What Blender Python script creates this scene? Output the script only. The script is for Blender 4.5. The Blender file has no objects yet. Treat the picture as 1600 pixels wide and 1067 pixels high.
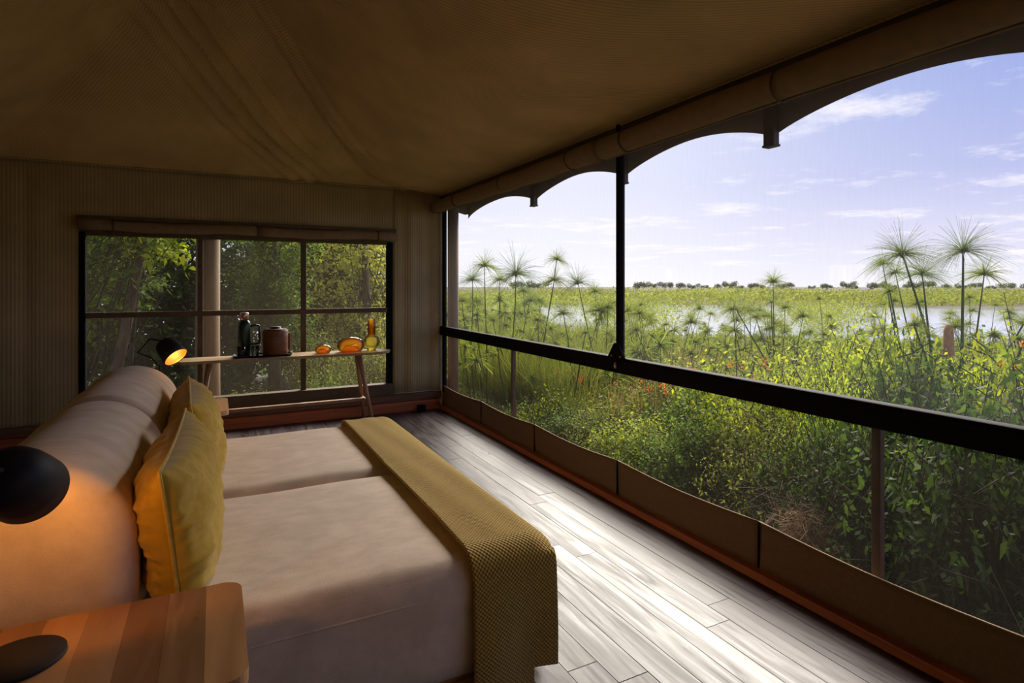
import bpy, bmesh, math, random
import numpy as np
from mathutils import Vector, Matrix, noise
random.seed(7); rng = np.random.default_rng(7)
PI = math.pi
sc = bpy.context.scene
COL = sc.collection

# ------------------------------------------------------------------ camera
TH = math.atan2(465, 900)
cam = bpy.data.cameras.new('camera'); camo = bpy.data.objects.new('camera', cam); COL.objects.link(camo)
cam.lens = 20.25; cam.sensor_width = 36; cam.shift_y = -(533.5-447)/1600
cam.clip_start = .05; cam.clip_end = 3000
camo.location = (0, 0, 1.5); camo.rotation_euler = (PI/2, 0, -TH)
sc.camera = camo
# ------------------------------------------------------------------ world, sun, exposure
sc.view_settings.view_transform = 'Standard'; sc.view_settings.look = 'None'
sc.view_settings.gamma = 1; sc.view_settings.use_curve_mapping = False
sc.view_settings.exposure = 0.35
SUN = Vector((1, 1.0, 1.15)).normalized()
SKY = 1.0
w = bpy.data.worlds.new('sky'); sc.world = w; w.use_nodes = True
nt = w.node_tree; nt.nodes.clear(); N = nt.nodes.new; L = nt.links.new
out = N('ShaderNodeOutputWorld'); bg = N('ShaderNodeBackground'); L(bg.outputs[0], out.inputs[0])
tc = N('ShaderNodeTexCoord'); sep = N('ShaderNodeSeparateXYZ'); L(tc.outputs['Generated'], sep.inputs[0])
ramp = N('ShaderNodeValToRGB'); L(sep.outputs[2], ramp.inputs[0])
cr = ramp.color_ramp
cr.elements[0].position = 0; cr.elements[0].color = (.74, .73, .80, 1)
cr.elements[1].position = 1; cr.elements[1].color = (.12, .20, .55, 1)
for p, c in ((.07, (.60, .60, .78)), (.16, (.39, .43, .71)), (.34, (.20, .29, .66))):
    e = cr.elements.new(p); e.color = (*c, 1)
# glow of the hazy sun (smooth, centred on the sun)
dot = N('ShaderNodeVectorMath'); dot.operation = 'DOT_PRODUCT'; L(tc.outputs['Generated'], dot.inputs[0])
dot.inputs[1].default_value = Vector((.50, .86, .35)).normalized()
pw = N('ShaderNodeMath'); pw.operation = 'POWER'; pw.use_clamp = True; L(dot.outputs['Value'], pw.inputs[0]); pw.inputs[1].default_value = 9
glow = N('ShaderNodeMixRGB'); glow.blend_type = 'MIX'; L(ramp.outputs[0], glow.inputs[1]); glow.inputs[2].default_value = (1.0, .99, 1.0, 1)
ml = N('ShaderNodeMath'); ml.operation = 'MULTIPLY'; L(pw.outputs[0], ml.inputs[0]); ml.inputs[1].default_value = .62
L(ml.outputs[0], glow.inputs[0])
# clouds on a flat layer
mx = N('ShaderNodeMath'); mx.operation = 'MAXIMUM'; L(sep.outputs[2], mx.inputs[0]); mx.inputs[1].default_value = .03
mxa = N('ShaderNodeMath'); mxa.operation = 'ADD'; L(mx.outputs[0], mxa.inputs[0]); mxa.inputs[1].default_value = .05
dx = N('ShaderNodeMath'); dx.operation = 'DIVIDE'; L(sep.outputs[0], dx.inputs[0]); L(mxa.outputs[0], dx.inputs[1])
dy = N('ShaderNodeMath'); dy.operation = 'DIVIDE'; L(sep.outputs[1], dy.inputs[0]); L(mxa.outputs[0], dy.inputs[1])
cmb = N('ShaderNodeCombineXYZ'); L(dx.outputs[0], cmb.inputs[0]); L(dy.outputs[0], cmb.inputs[1])
cn = N('ShaderNodeTexNoise'); cn.inputs['Scale'].default_value = .85; cn.inputs['Detail'].default_value = 9; cn.inputs['Roughness'].default_value = .7
L(cmb.outputs[0], cn.inputs['Vector'])
crp = N('ShaderNodeValToRGB'); L(cn.outputs[0], crp.inputs[0]); crp.color_ramp.elements[0].position = .53; crp.color_ramp.elements[1].position = .68
cml = N('ShaderNodeMath'); cml.operation = 'MULTIPLY'; L(crp.outputs[0], cml.inputs[0]); cml.inputs[1].default_value = .8
cm = N('ShaderNodeMixRGB'); L(cml.outputs[0], cm.inputs[0]); L(glow.outputs[0], cm.inputs[1]); cm.inputs[2].default_value = (.95, .90, .93, 1)
L(cm.outputs[0], bg.inputs[0]); bg.inputs[1].default_value = SKY
sun = bpy.data.lights.new('sun', 'SUN'); sun.energy = 9.0; sun.angle = math.radians(50); sun.color = (1, .93, .80)
suno = bpy.data.objects.new('sun', sun); COL.objects.link(suno); suno.rotation_euler = SUN.to_track_quat('Z', 'Y').to_euler()
suno.location = (20, 20, 25)

# ------------------------------------------------------------------ helpers
def tag(o, label=None, cat=None, group=None, kind=None):
    if label: o['label'] = label
    if cat: o['category'] = cat
    if group: o['group'] = group
    if kind: o['kind'] = kind
    return o
def link(name, me, m=None, parent=None, loc=None, smooth=False):
    o = bpy.data.objects.new(name, me); COL.objects.link(o)
    if m is not None and me is not None and len(me.materials) == 0: me.materials.append(m)
    if parent is not None: o.parent = parent
    if loc is not None: o.location = loc
    if smooth and me is not None: me.polygons.foreach_set('use_smooth', [True]*len(me.polygons))
    return o
def empty(name, loc, label=None, cat=None, group=None, kind=None):
    o = bpy.data.objects.new(name, None); COL.objects.link(o); o.location = loc
    o.empty_display_size = .05
    return tag(o, label, cat, group, kind)
def npmesh(name, V, F):
    V = np.asarray(V, dtype=np.float32).reshape(-1, 3); F = np.asarray(F, dtype=np.int32)
    k = F.shape[1]; me = bpy.data.meshes.new(name)
    me.vertices.add(len(V)); me.vertices.foreach_set('co', V.ravel())
    me.loops.add(F.size); me.loops.foreach_set('vertex_index', F.ravel())
    me.polygons.add(len(F)); me.polygons.foreach_set('loop_start', np.arange(0, F.size, k, dtype=np.int32))
    me.polygons.foreach_set('loop_total', np.full(len(F), k, dtype=np.int32))
    me.update(calc_edges=True); return me
def bm_mesh(name, bm):
    me = bpy.data.meshes.new(name); bmesh.ops.recalc_face_normals(bm, faces=bm.faces); bm.to_mesh(me); bm.free(); return me
def add_box(bm, x0, x1, y0, y1, z0, z1, bev=0, seg=2):
    r = bmesh.ops.create_cube(bm, size=1); vs = r['verts']
    for v in vs: v.co = Vector(((x0+x1)/2+v.co.x*(x1-x0), (y0+y1)/2+v.co.y*(y1-y0), (z0+z1)/2+v.co.z*(z1-z0)))
    if bev:
        es = list({e for v in vs for e in v.link_edges})
        bmesh.ops.bevel(bm, geom=es, offset=bev, segments=seg, affect='EDGES', profile=.5)
def box(name, x0, x1, y0, y1, z0, z1, m, parent=None, bev=0, seg=2):
    bm = bmesh.new(); add_box(bm, x0, x1, y0, y1, z0, z1, bev, seg)
    return link(name, bm_mesh(name, bm), m, parent)
def frame_at(d):
    d = d.normalized(); a = Vector((0, 0, 1)) if abs(d.z) < .9 else Vector((1, 0, 0))
    u = d.cross(a).normalized(); return u, d.cross(u)
def add_tube(bm, pts, r, n=10, closed=False):
    pts = [Vector(p) for p in pts]; rs = r if isinstance(r, (list, tuple)) else [r]*len(pts)
    rings = []; K = len(pts); u = None
    for i, p in enumerate(pts):
        if closed: d = pts[(i+1) % K]-pts[i-1]
        else: d = pts[min(i+1, K-1)]-pts[max(i-1, 0)]
        d.normalize()
        if u is None: u, v = frame_at(d)
        else:
            u = (u-d*u.dot(d)).normalized(); v = d.cross(u)
        rings.append([bm.verts.new(p+(u*math.cos(a)+v*math.sin(a))*rs[i]) for a in [2*PI*k/n for k in range(n)]])
    m = K if closed else K-1
    for i in range(m):
        A, B = rings[i], rings[(i+1) % K]
        for k in range(n): bm.faces.new((A[k], A[(k+1) % n], B[(k+1) % n], B[k]))
    if not closed: bm.faces.new(rings[0]); bm.faces.new(rings[-1])
def tube(name, pts, r, m, parent=None, n=10, closed=False):
    bm = bmesh.new(); add_tube(bm, pts, r, n, closed); me = bm_mesh(name, bm)
    o = link(name, me, m, parent, smooth=True); return o
def lathe_mesh(name, prof, n=40, axis=None, origin=(0, 0, 0), closed=False):
    """prof: list of (r, h) turned about local z, or about `axis` at `origin`."""
    bm = bmesh.new(); rings = []
    q = Vector((0, 0, 1)).rotation_difference(Vector(axis).normalized()) if axis is not None else None
    def tr(c):
        c = Vector(c)
        if q: c = q @ c
        return c+Vector(origin)
    for r, h in prof:
        if r < 1e-5: rings.append([bm.verts.new(tr((0, 0, h)))])
        else: rings.append([bm.verts.new(tr((r*math.cos(2*PI*k/n), r*math.sin(2*PI*k/n), h))) for k in range(n)])
    for A, B in zip(rings, rings[1:]+([rings[0]] if closed else [])):
        for k in range(n):
            k2 = (k+1) % n
            if len(A) == 1 and len(B) == 1: break
            if len(A) == 1: bm.faces.new((A[0], B[k2], B[k]))
            elif len(B) == 1: bm.faces.new((A[k], A[k2], B[0]))
            else: bm.faces.new((A[k], A[k2], B[k2], B[k]))
    me = bm_mesh(name, bm); me.polygons.foreach_set('use_smooth', [True]*len(me.polygons)); return me
def lathe(name, prof, m, parent=None, loc=None, **k):
    return link(name, lathe_mesh(name, prof, **k), m, parent, loc)
def grid_mesh(name, fn, us, vs, skip=None, uv=True):
    nu, nv = len(us), len(vs); V = [fn(u, v) for v in vs for u in us]; F = []
    for j in range(nv-1):
        for i in range(nu-1):
            if skip and skip((us[i]+us[i+1])/2, (vs[j]+vs[j+1])/2): continue
            F.append((j*nu+i, j*nu+i+1, (j+1)*nu+i+1, (j+1)*nu+i))
    me = bpy.data.meshes.new(name); me.from_pydata([tuple(v) for v in V], [], F)
    if uv:
        l = me.uv_layers.new(name='uv'); k = 0
        for f in F:
            for vi in f: l.data[k].uv = (us[vi % nu], vs[vi//nu]); k += 1
    me.polygons.foreach_set('use_smooth', [True]*len(me.polygons)); me.update(); return me
def solid(o, t, off=-1):
    md = o.modifiers.new('thickness', 'SOLIDIFY'); md.thickness = t; md.offset = off; return o
def lin(a, b, n): return [a+(b-a)*i/(n-1) for i in range(n)]
def at(px, py, t):
    u = (px-800)/900; v = (447-py)/900; s, c = math.sin(TH), math.cos(TH)
    return Vector(((s+u*c)*t, (c-u*s)*t, 1.5+v*t))

# ------------------------------------------------------------------ materials
def newmat(name):
    m = bpy.data.materials.new(name); m.use_nodes = True; t = m.node_tree
    return m, t, t.nodes['Principled BSDF'], t.nodes.new, t.links.new
def setc(b, col, rough, metal=0, spec=.5):
    b.inputs['Base Color'].default_value = (*col, 1); b.inputs['Roughness'].default_value = rough
    b.inputs['Metallic'].default_value = metal; b.inputs['Specular IOR Level'].default_value = spec
def plain(name, col, rough=.5, metal=0, spec=.5, nscale=30, nvar=.25, bump=.05):
    m, t, b, N, L = newmat(name); setc(b, col, rough, metal, spec)
    tc = N('ShaderNodeTexCoord'); n = N('ShaderNodeTexNoise'); n.inputs['Scale'].default_value = nscale; n.inputs['Detail'].default_value = 5
    L(tc.outputs['Object'], n.inputs['Vector'])
    r = N('ShaderNodeMapRange'); r.inputs[1].default_value = .25; r.inputs[2].default_value = .75; r.inputs[3].default_value = 1-nvar; r.inputs[4].default_value = 1+nvar
    L(n.outputs[0], r.inputs[0])
    mu = N('ShaderNodeVectorMath'); mu.operation = 'SCALE'; mu.inputs[0].default_value = col; L(r.outputs[0], mu.inputs['Scale'])
    L(mu.outputs[0], b.inputs['Base Color'])
    if bump:
        bp = N('ShaderNodeBump'); bp.inputs['Strength'].default_value = bump; bp.inputs['Distance'].default_value = .01
        L(n.outputs[0], bp.inputs['Height']); L(bp.outputs[0], b.inputs['Normal'])
    return m
def canvas(name, col, period=.04, axis='X', trans=0.0, contrast=.35):
    """ribbed tent canvas: fine stripes in a chosen direction"""
    m, t, b, N, L = newmat(name); setc(b, col, .85, 0, .2)
    tc = N('ShaderNodeTexCoord'); sp = N('ShaderNodeSeparateXYZ'); L(tc.outputs['Object'], sp.inputs[0])
    if axis == 'XY':
        ad = N('ShaderNodeMath'); ad.operation = 'ADD'; L(sp.outputs[0], ad.inputs[0]); L(sp.outputs[1], ad.inputs[1]); src = ad.outputs[0]
    else: src = sp.outputs['XYZ'.index(axis)]
    mu = N('ShaderNodeMath'); mu.operation = 'MULTIPLY'; mu.inputs[1].default_value = 2*PI/period; L(src, mu.inputs[0])
    sn = N('ShaderNodeMath'); sn.operation = 'SINE'; L(mu.outputs[0], sn.inputs[0])
    n = N('ShaderNodeTexNoise'); n.inputs['Scale'].default_value = 2.3; n.inputs['Detail'].default_value = 6; L(tc.outputs['Object'], n.inputs['Vector'])
    a = N('ShaderNodeMapRange'); a.inputs[1].default_value = -1; a.inputs[2].default_value = 1; a.inputs[3].default_value = 1-contrast; a.inputs[4].default_value = 1; L(sn.outputs[0], a.inputs[0])
    c = N('ShaderNodeMapRange'); c.inputs[1].default_value = .3; c.inputs[2].default_value = .7; c.inputs[3].default_value = .86; c.inputs[4].default_value = 1.12; L(n.outputs[0], c.inputs[0])
    p = N('ShaderNodeMath'); p.operation = 'MULTIPLY'; L(a.outputs[0], p.inputs[0]); L(c.outputs[0], p.inputs[1])
    v = N('ShaderNodeVectorMath'); v.operation = 'SCALE'; v.inputs[0].default_value = col; L(p.outputs[0], v.inputs['Scale']); L(v.outputs[0], b.inputs['Base Color'])
    bp = N('ShaderNodeBump'); bp.inputs['Strength'].default_value = .25; bp.inputs['Distance'].default_value = .004; L(sn.outputs[0], bp.inputs['Height']); L(bp.outputs[0], b.inputs['Normal'])
    if trans:
        tr = N('ShaderNodeBsdfTranslucent'); L(v.outputs[0], tr.inputs[0]); mxs = N('ShaderNodeMixShader'); mxs.inputs[0].default_value = trans
        L(b.outputs[0], mxs.inputs[1]); L(tr.outputs[0], mxs.inputs[2]); L(mxs.outputs[0], t.nodes['Material Output'].inputs[0])
    return m
def fabric(name, c1, c2, scale=9, weave=260, bump=.25):
    m, t, b, N, L = newmat(name); setc(b, c1, .9, 0, .15)
    b.inputs['Sheen Weight'].default_value = .25; b.inputs['Sheen Roughness'].default_value = .5
    tc = N('ShaderNodeTexCoord'); n = N('ShaderNodeTexNoise'); n.inputs['Scale'].default_value = scale; n.inputs['Detail'].default_value = 8; n.inputs['Roughness'].default_value = .65
    mp = N('ShaderNodeMapping'); mp.inputs['Scale'].default_value = (1, 1.8, 1); L(tc.outputs['Object'], mp.inputs[0]); L(mp.outputs[0], n.inputs['Vector'])
    r = N('ShaderNodeValToRGB'); r.color_ramp.elements[0].position = .36; r.color_ramp.elements[0].color = (*c2, 1); r.color_ramp.elements[1].position = .62; r.color_ramp.elements[1].color = (*c1, 1)
    L(n.outputs[0], r.inputs[0]); L(r.outputs[0], b.inputs['Base Color'])
    n2 = N('ShaderNodeTexNoise'); n2.inputs['Scale'].default_value = weave; L(tc.outputs['Object'], n2.inputs['Vector'])
    bp = N('ShaderNodeBump'); bp.inputs['Strength'].default_value = bump; bp.inputs['Distance'].default_value = .003
    L(n2.outputs[0], bp.inputs['Height']); L(bp.outputs[0], b.inputs['Normal']); return m
def wood(name, c1, c2, rough=.4, scale=(1, .12, 1), ns=14, random_obj=.0, spec=.5, space='Object'):
    m, t, b, N, L = newmat(name); setc(b, c1, rough, 0, spec)
    if space == 'World':
        g = N('ShaderNodeNewGeometry'); src = g.outputs['Position']
    else:
        tc = N('ShaderNodeTexCoord'); src = tc.outputs['Object']
    mp = N('ShaderNodeMapping'); mp.inputs['Scale'].default_value = scale
    oi = N('ShaderNodeObjectInfo'); cx = N('ShaderNodeCombineXYZ'); k = N('ShaderNodeMath'); k.operation = 'MULTIPLY'; k.inputs[1].default_value = 37
    L(oi.outputs['Random'], k.inputs[0]); L(k.outputs[0], cx.inputs[0]); L(k.outputs[0], cx.inputs[2])
    L(src, mp.inputs[0]); ad = N('ShaderNodeVectorMath'); L(mp.outputs[0], ad.inputs[0]); L(cx.outputs[0], ad.inputs[1])
    n = N('ShaderNodeTexNoise'); n.inputs['Scale'].default_value = ns; n.inputs['Detail'].default_value = 8; n.inputs['Distortion'].default_value = 1.2; n.inputs['Roughness'].default_value = .6
    L(ad.outputs[0], n.inputs['Vector'])
    r = N('ShaderNodeValToRGB'); r.color_ramp.elements[0].position = .33; r.color_ramp.elements[0].color = (*c2, 1); r.color_ramp.elements[1].position = .66; r.color_ramp.elements[1].color = (*c1, 1)
    L(n.outputs[0], r.inputs[0])
    mr = N('ShaderNodeMapRange'); mr.inputs[3].default_value = 1-random_obj; mr.inputs[4].default_value = 1+random_obj; L(oi.outputs['Random'], mr.inputs[0])
    v = N('ShaderNodeVectorMath'); v.operation = 'SCALE'; L(r.outputs[0], v.inputs[0]); L(mr.outputs[0], v.inputs['Scale']); L(v.outputs[0], b.inputs['Base Color'])
    rr = N('ShaderNodeMapRange'); rr.inputs[1].default_value = .3; rr.inputs[2].default_value = .7; rr.inputs[3].default_value = rough*.7; rr.inputs[4].default_value = min(1, rough*1.5); L(n.outputs[0], rr.inputs[0]); L(rr.outputs[0], b.inputs['Roughness'])
    bp = N('ShaderNodeBump'); bp.inputs['Strength'].default_value = .12; bp.inputs['Distance'].default_value = .004; L(n.outputs[0], bp.inputs['Height']); L(bp.outputs[0], b.inputs['Normal'])
    return m
def mesh_screen(name, fac, col, tl=.5):
    """insect mesh: mostly open, the threads catch light"""
    m, t, b, N, L = newmat(name); t.nodes.remove(b)
    tr = N('ShaderNodeBsdfTransparent'); d = N('ShaderNodeBsdfDiffuse'); d.inputs[0].default_value = (*col, 1)
    tl_ = N('ShaderNodeBsdfTranslucent'); tl_.inputs[0].default_value = (*col, 1)
    a = N('ShaderNodeMixShader'); a.inputs[0].default_value = tl; L(d.outputs[0], a.inputs[1]); L(tl_.outputs[0], a.inputs[2])
    tc = N('ShaderNodeTexCoord'); mp = N('ShaderNodeMapping'); mp.inputs['Scale'].default_value = (60, 60, 7); n = N('ShaderNodeTexNoise'); n.inputs['Scale'].default_value = 1; n.inputs['Detail'].default_value = 3
    L(tc.outputs['Object'], mp.inputs[0]); L(mp.outputs[0], n.inputs['Vector'])
    r = N('ShaderNodeMapRange'); r.inputs[1].default_value = .3; r.inputs[2].default_value = .7; r.inputs[3].default_value = fac*.85; r.inputs[4].default_value = fac*1.15; L(n.outputs[0], r.inputs[0])
    x = N('ShaderNodeMixShader'); L(r.outputs[0], x.inputs[0]); L(tr.outputs[0], x.inputs[1]); L(a.outputs[0], x.inputs[2])
    L(x.outputs[0], t.nodes['Material Output'].inputs[0]); return m
def leafmat(name, c1, c2, tl=.45, rough=.6, spec=.2):
    m, t, b, N, L = newmat(name); setc(b, c1, rough, 0, spec)
    g = N('ShaderNodeNewGeometry'); r = N('ShaderNodeMixRGB'); r.inputs[1].default_value = (*c1, 1); r.inputs[2].default_value = (*c2, 1)
    L(g.outputs['Random Per Island'], r.inputs[0]); L(r.outputs[0], b.inputs['Base Color'])
    tr = N('ShaderNodeBsdfTranslucent'); hs = N('ShaderNodeMixRGB'); hs.blend_type = 'MULTIPLY'; hs.inputs[0].default_value = 1; hs.inputs[2].default_value = (1.5, 1.5, .7, 1)
    L(r.outputs[0], hs.inputs[1]); L(hs.outputs[0], tr.inputs[0])
    x = N('ShaderNodeMixShader'); x.inputs[0].default_value = tl; L(b.outputs[0], x.inputs[1]); L(tr.outputs[0], x.inputs[2])
    L(x.outputs[0], t.nodes['Material Output'].inputs[0]); return m
def glassmat(name, col, body=.25, gloss_r=.03):
    m, t, b, N, L = newmat(name); t.nodes.remove(b)
    tr = N('ShaderNodeBsdfTransparent'); tr.inputs[0].default_value = (*col, 1)
    tl = N('ShaderNodeBsdfTranslucent'); tl.inputs[0].default_value = (*col, 1)
    a = N('ShaderNodeMixShader'); a.inputs[0].default_value = body; L(tr.outputs[0], a.inputs[1]); L(tl.outputs[0], a.inputs[2])
    gl = N('ShaderNodeBsdfGlossy'); gl.inputs['Roughness'].default_value = gloss_r
    fr = N('ShaderNodeFresnel'); fr.inputs[0].default_value = 1.5
    x = N('ShaderNodeMixShader'); L(fr.outputs[0], x.inputs[0]); L(a.outputs[0], x.inputs[1]); L(gl.outputs[0], x.inputs[2])
    L(x.outputs[0], t.nodes['Material Output'].inputs[0]); return m
def emit(name, col, s):
    m, t, b, N, L = newmat(name); t.nodes.remove(b); e = N('ShaderNodeEmission'); e.inputs[0].default_value = (*col, 1); e.inputs[1].default_value = s
    L(e.outputs[0], t.nodes['Material Output'].inputs[0]); return m

M_WALL = canvas('wall_canvas', (.46, .37, .20), .030, 'X', 0, .2)
M_WALLY = canvas('side_canvas', (.49, .385, .215), .030, 'Y', 0, .2)
M_CEIL = canvas('ceiling_canvas', (.70, .51, .25), .03, 'XY', .0, .22)
M_FLY = plain('fly_canvas', (.16, .14, .10), .9, nscale=4, nvar=.15)
M_SKIRT = plain('skirt_canvas', (.20, .115, .05), .85, nscale=60, nvar=.12)
M_ROLL = plain('rolled_canvas', (.24, .16, .085), .85, nscale=18, nvar=.15)
M_BASE = wood('red_stained_timber', (.55, .16, .045), (.32, .08, .022), .55, (.2, .2, 3), 8)
M_BASED = wood('dark_brown_timber', (.22, .11, .045), (.12, .055, .02), .6, (.2, .2, 3), 8)
M_FRAME = plain('window_frame_canvas', (.10, .065, .03), .7, nscale=20)
M_DARK = plain('black_metal', (.008, .007, .008), .7, .0, .08, nscale=50, nvar=.1, bump=0)
M_LAMP = plain('lamp_black', (.008, .007, .011), .6, .0, .35, nscale=60, nvar=.1, bump=0)
M_PLANK = wood('floor_plank', (.078, .056, .058), (.024, .014, .013), .38, (1.0, .07, 1), 20, .3, .50, 'World')
M_SUB = plain('subfloor_dark', (.02, .012, .008), .9)
M_OAK = wood('oak', (.40, .20, .085), (.27, .125, .052), .38, (1, .1, 1), 16, .5, .5)
M_OAK1 = M_OAK
M_OAK2 = wood('oak_light', (.52, .26, .105), (.38, .18, .07), .38, (1, .1, 1), 16, .1, .5)
M_OAK3 = wood('oak_dark', (.27, .12, .05), (.19, .08, .032), .38, (1, .1, 1), 16, .1, .5)
M_OAKL = wood('pale_ash', (.62, .42, .24), (.46, .29, .15), .36, (.12, 1, 1), 16, .0, .5)
M_LEG = wood('ash_leg', (.48, .27, .13), (.34, .17, .08), .4, (1, 1, .1), 16)
M_POLE = wood('weathered_pole', (.30, .20, .11), (.17, .10, .05), .8, (1, 1, .08), 10)
M_LINEN = fabric('velvet_linen', (.80, .635, .49), (.66, .51, .385), 7)
M_MUST = fabric('mustard_linen', (.56, .345, .035), (.46, .27, .02), 12)
M_PIPE = fabric('mustard_piping', (.62, .42, .08), (.5, .33, .05), 30)
M_SCR = mesh_screen('insect_mesh', .08, (.42, .42, .42), .5)
M_SCRL = mesh_screen('insect_mesh_fine', .085, (.15, .13, .11), .5)
M_WIN = mesh_screen('window_mesh', .075, (.42, .34, .26), .6)
M_AMBER = glassmat('amber_glass', (.98, .62, .14), .30)
M_AMBERD = glassmat('deep_amber_glass', (.95, .42, .05), .35)
M_YEL = glassmat('yellow_glass', (1, .86, .30), .32)
M_GLASS = glassmat('clear_glass', (.93, .95, .95), .05)
M_FLASK = plain('dark_green_enamel', (.012, .030, .016), .28, .2, .6, nvar=.05, bump=0)
M_STEEL = plain('brushed_cap', (.62, .42, .32), .3, .9, nvar=.1, bump=0)
M_LEATH = plain('brown_leather', (.20, .065, .020), .5, nscale=90, nvar=.2, bump=.15)
M_LEATHD = plain('dark_leather', (.07, .028, .014), .5, nscale=90)
M_BULB = emit('warm_bulb', (1, .62, .25), 9)
M_LIN_IN = plain('brass_inside', (.75, .45, .14), .4, .3, nvar=.05, bump=0)
M_LEAF1 = leafmat('leaf_fresh', (.15, .23, .02), (.42, .44, .05))
M_LEAF2 = leafmat('leaf_mid', (.07, .15, .025), (.20, .27, .04))
M_LEAF3 = leafmat('leaf_dark', (.018, .042, .012), (.075, .125, .03))  # dark green, deepened further to paint shade into the near hollow
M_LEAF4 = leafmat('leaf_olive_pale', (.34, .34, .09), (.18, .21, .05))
M_LEAFP = leafmat('leaf_painted_sun', (.55, .50, .17), (.30, .33, .08), .55)  # sun and haze of the right pane put into a paler leaf colour
M_FEATH = leafmat('leaf_feathery', (.30, .46, .05), (.42, .52, .08))
M_PAP = leafmat('papyrus_ray', (.08, .13, .035), (.17, .22, .06), .3)
M_PAPF = leafmat('papyrus_far', (.12, .17, .035), (.26, .28, .07), .4, .8, .1)
M_STEM = leafmat('papyrus_stem', (.07, .11, .03), (.12, .15, .04), .1)
M_GRASS = leafmat('marsh_grass', (.12, .18, .035), (.26, .24, .07), .35, .7, .1)
M_GRASSB = leafmat('dry_grass', (.44, .30, .18), (.30, .19, .12), .3)
M_BANK = leafmat('far_reeds', (.20, .24, .05), (.34, .35, .09), .3, .9, .05)
M_FARTREE = leafmat('far_tree_leaf', (.10, .12, .07), (.16, .17, .09), .2)
M_BARK = wood('bark', (.20, .15, .10), (.09, .065, .045), .9, (1, 1, .3), 12)
M_BARKD = plain('dark_bark', (.06, .045, .03), .9)
M_TWIG = plain('dry_twig', (.34, .24, .18), .9)
M_FLOWER = leafmat('red_flower', (.75, .07, .03), (.85, .30, .05), .3)
M_SOIL = plain('soil', (.045, .035, .02), .95, nscale=2)
M_CORE = plain('shaded_thicket', (.02, .03, .01), .95, nscale=8)

# ------------------------------------------------------------------ setting: floor
XR, YB, XL, YF = 2.52, 6.78, -2.70, -2.0
floor = box('floor', XL-.02, 2.60, YF-.02, YB+.1, -.12, -.024, M_SUB); floor['kind'] = 'structure'
plank_me = {}
for Lp in (1.6, 2.0, 2.4):
    bm = bmesh.new(); add_box(bm, 0, .1394, 0, Lp-.0008, -.022, 0, .0015, 1); plank_me[Lp] = bm_mesh('plank', bm); plank_me[Lp].materials.append(M_PLANK)
x = XL
while x < 2.43:
    y = YF-random.uniform(0, .9)
    while y < YB-.05:
        Lp = random.choice((1.6, 2.0, 2.4))
        o = link('plank', plank_me[Lp], None, floor); o.location = (x, y, random.uniform(-.0012, 0))
        if y+Lp > YB: o.scale.y = (YB-y)/Lp
        if y < YF: o.location.y = YF; o.scale.y = min((y+Lp, YB)[y+Lp > YB]-YF, Lp)/Lp
        y += Lp
    x += .140
# ------------------------------------------------------------------ ceiling: inner tent canvas with hip and pleats
def smooth_table(s, z, n=401, k=31):
    S = np.linspace(0, 6, n); Z = np.interp(S, s, z); P_ = np.concatenate([Z[0]-(Z[1:k+1][::-1]-Z[0]), Z, np.full(k, Z[-1])])
    ker = np.hanning(2*k+1); ker /= ker.sum(); return S, np.convolve(P_, ker, 'valid')
SF, ZF = smooth_table([0, .8, 1.1, 1.4, 1.8, 2.26, 2.65, 6], [2.62, 2.70, 2.84, 3.02, 3.41, 3.89, 4.2, 4.2])
SG, ZG = smooth_table([0, .05, .64, 1.03, 1.49, 1.9, 6], [2.66, 2.70, 3.03, 3.41, 3.89, 4.2, 4.2], k=9)
def ceil_z(x, y):
    f = min(np.interp(XR-x, SF, ZF), np.interp(x-XL, SF, ZF)); g = min(np.interp(YB-y, SG, ZG), np.interp(y-YF, SG, ZG))
    k = .012; h = max(k-abs(f-g), 0)/k; z = min(f, g)-h*h*k*.25
    wv = (x-y+5.05)/1.414; al = ((1.7-x)+(6.75-y))/2          # across / along the hip
    if al > .0 and x > -.8:
        if wv < 0:
            e = math.exp(-((wv+.45)/.26)**2)*min(1, max(0, (al-.25)/.4))*min(1, max(0, (2.9-al)/.8))
            z += .065*e*math.sin(wv*2*PI/.125+al*1.3)
        else:
            e = math.exp(-((wv-.22)/.16)**2)*min(1, max(0, (al-.3)/.4))
            z += .045*e*math.sin(wv*2*PI/.17+al*.8)
    return float(z)
me = grid_mesh('ceiling', lambda u, v: (u, v, ceil_z(u, v)), lin(XL, XR, 190), lin(YF, YB, 300))
ceiling = link('ceiling', me, M_CEIL); ceiling['kind'] = 'structure'
# piping along the hip seam and eave seams
def zc(x, y): return ceil_z(x, y)-.004
tube('seam_cord', [(2.5, yy, zc(2.5, yy)) for yy in lin(-1.9, 6.7, 30)], .008, M_CEIL, ceiling, 6)
tube('seam_cord', [(xx, 6.755, zc(xx, 6.755)-.008) for xx in lin(-2.6, 2.45, 40)], .010, M_WALL, ceiling, 6)
hp = [(1.7-a, 6.75-a, ceil_z(1.7-a, 6.75-a)) for a in lin(.02, 2.2, 40)]
best = []
for (hx_, hy_, hz_) in hp:
    q = min(((lambda d: (ceil_z(hx_+d, hy_-d), d))(d) for d in lin(-.18, .18, 37)), key=lambda c: -c[0]); best.append((hx_+q[1], hy_-q[1], q[0]-.006))
tube('hip_seam_cord', best, .009, M_CEIL, ceiling, 6)
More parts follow.
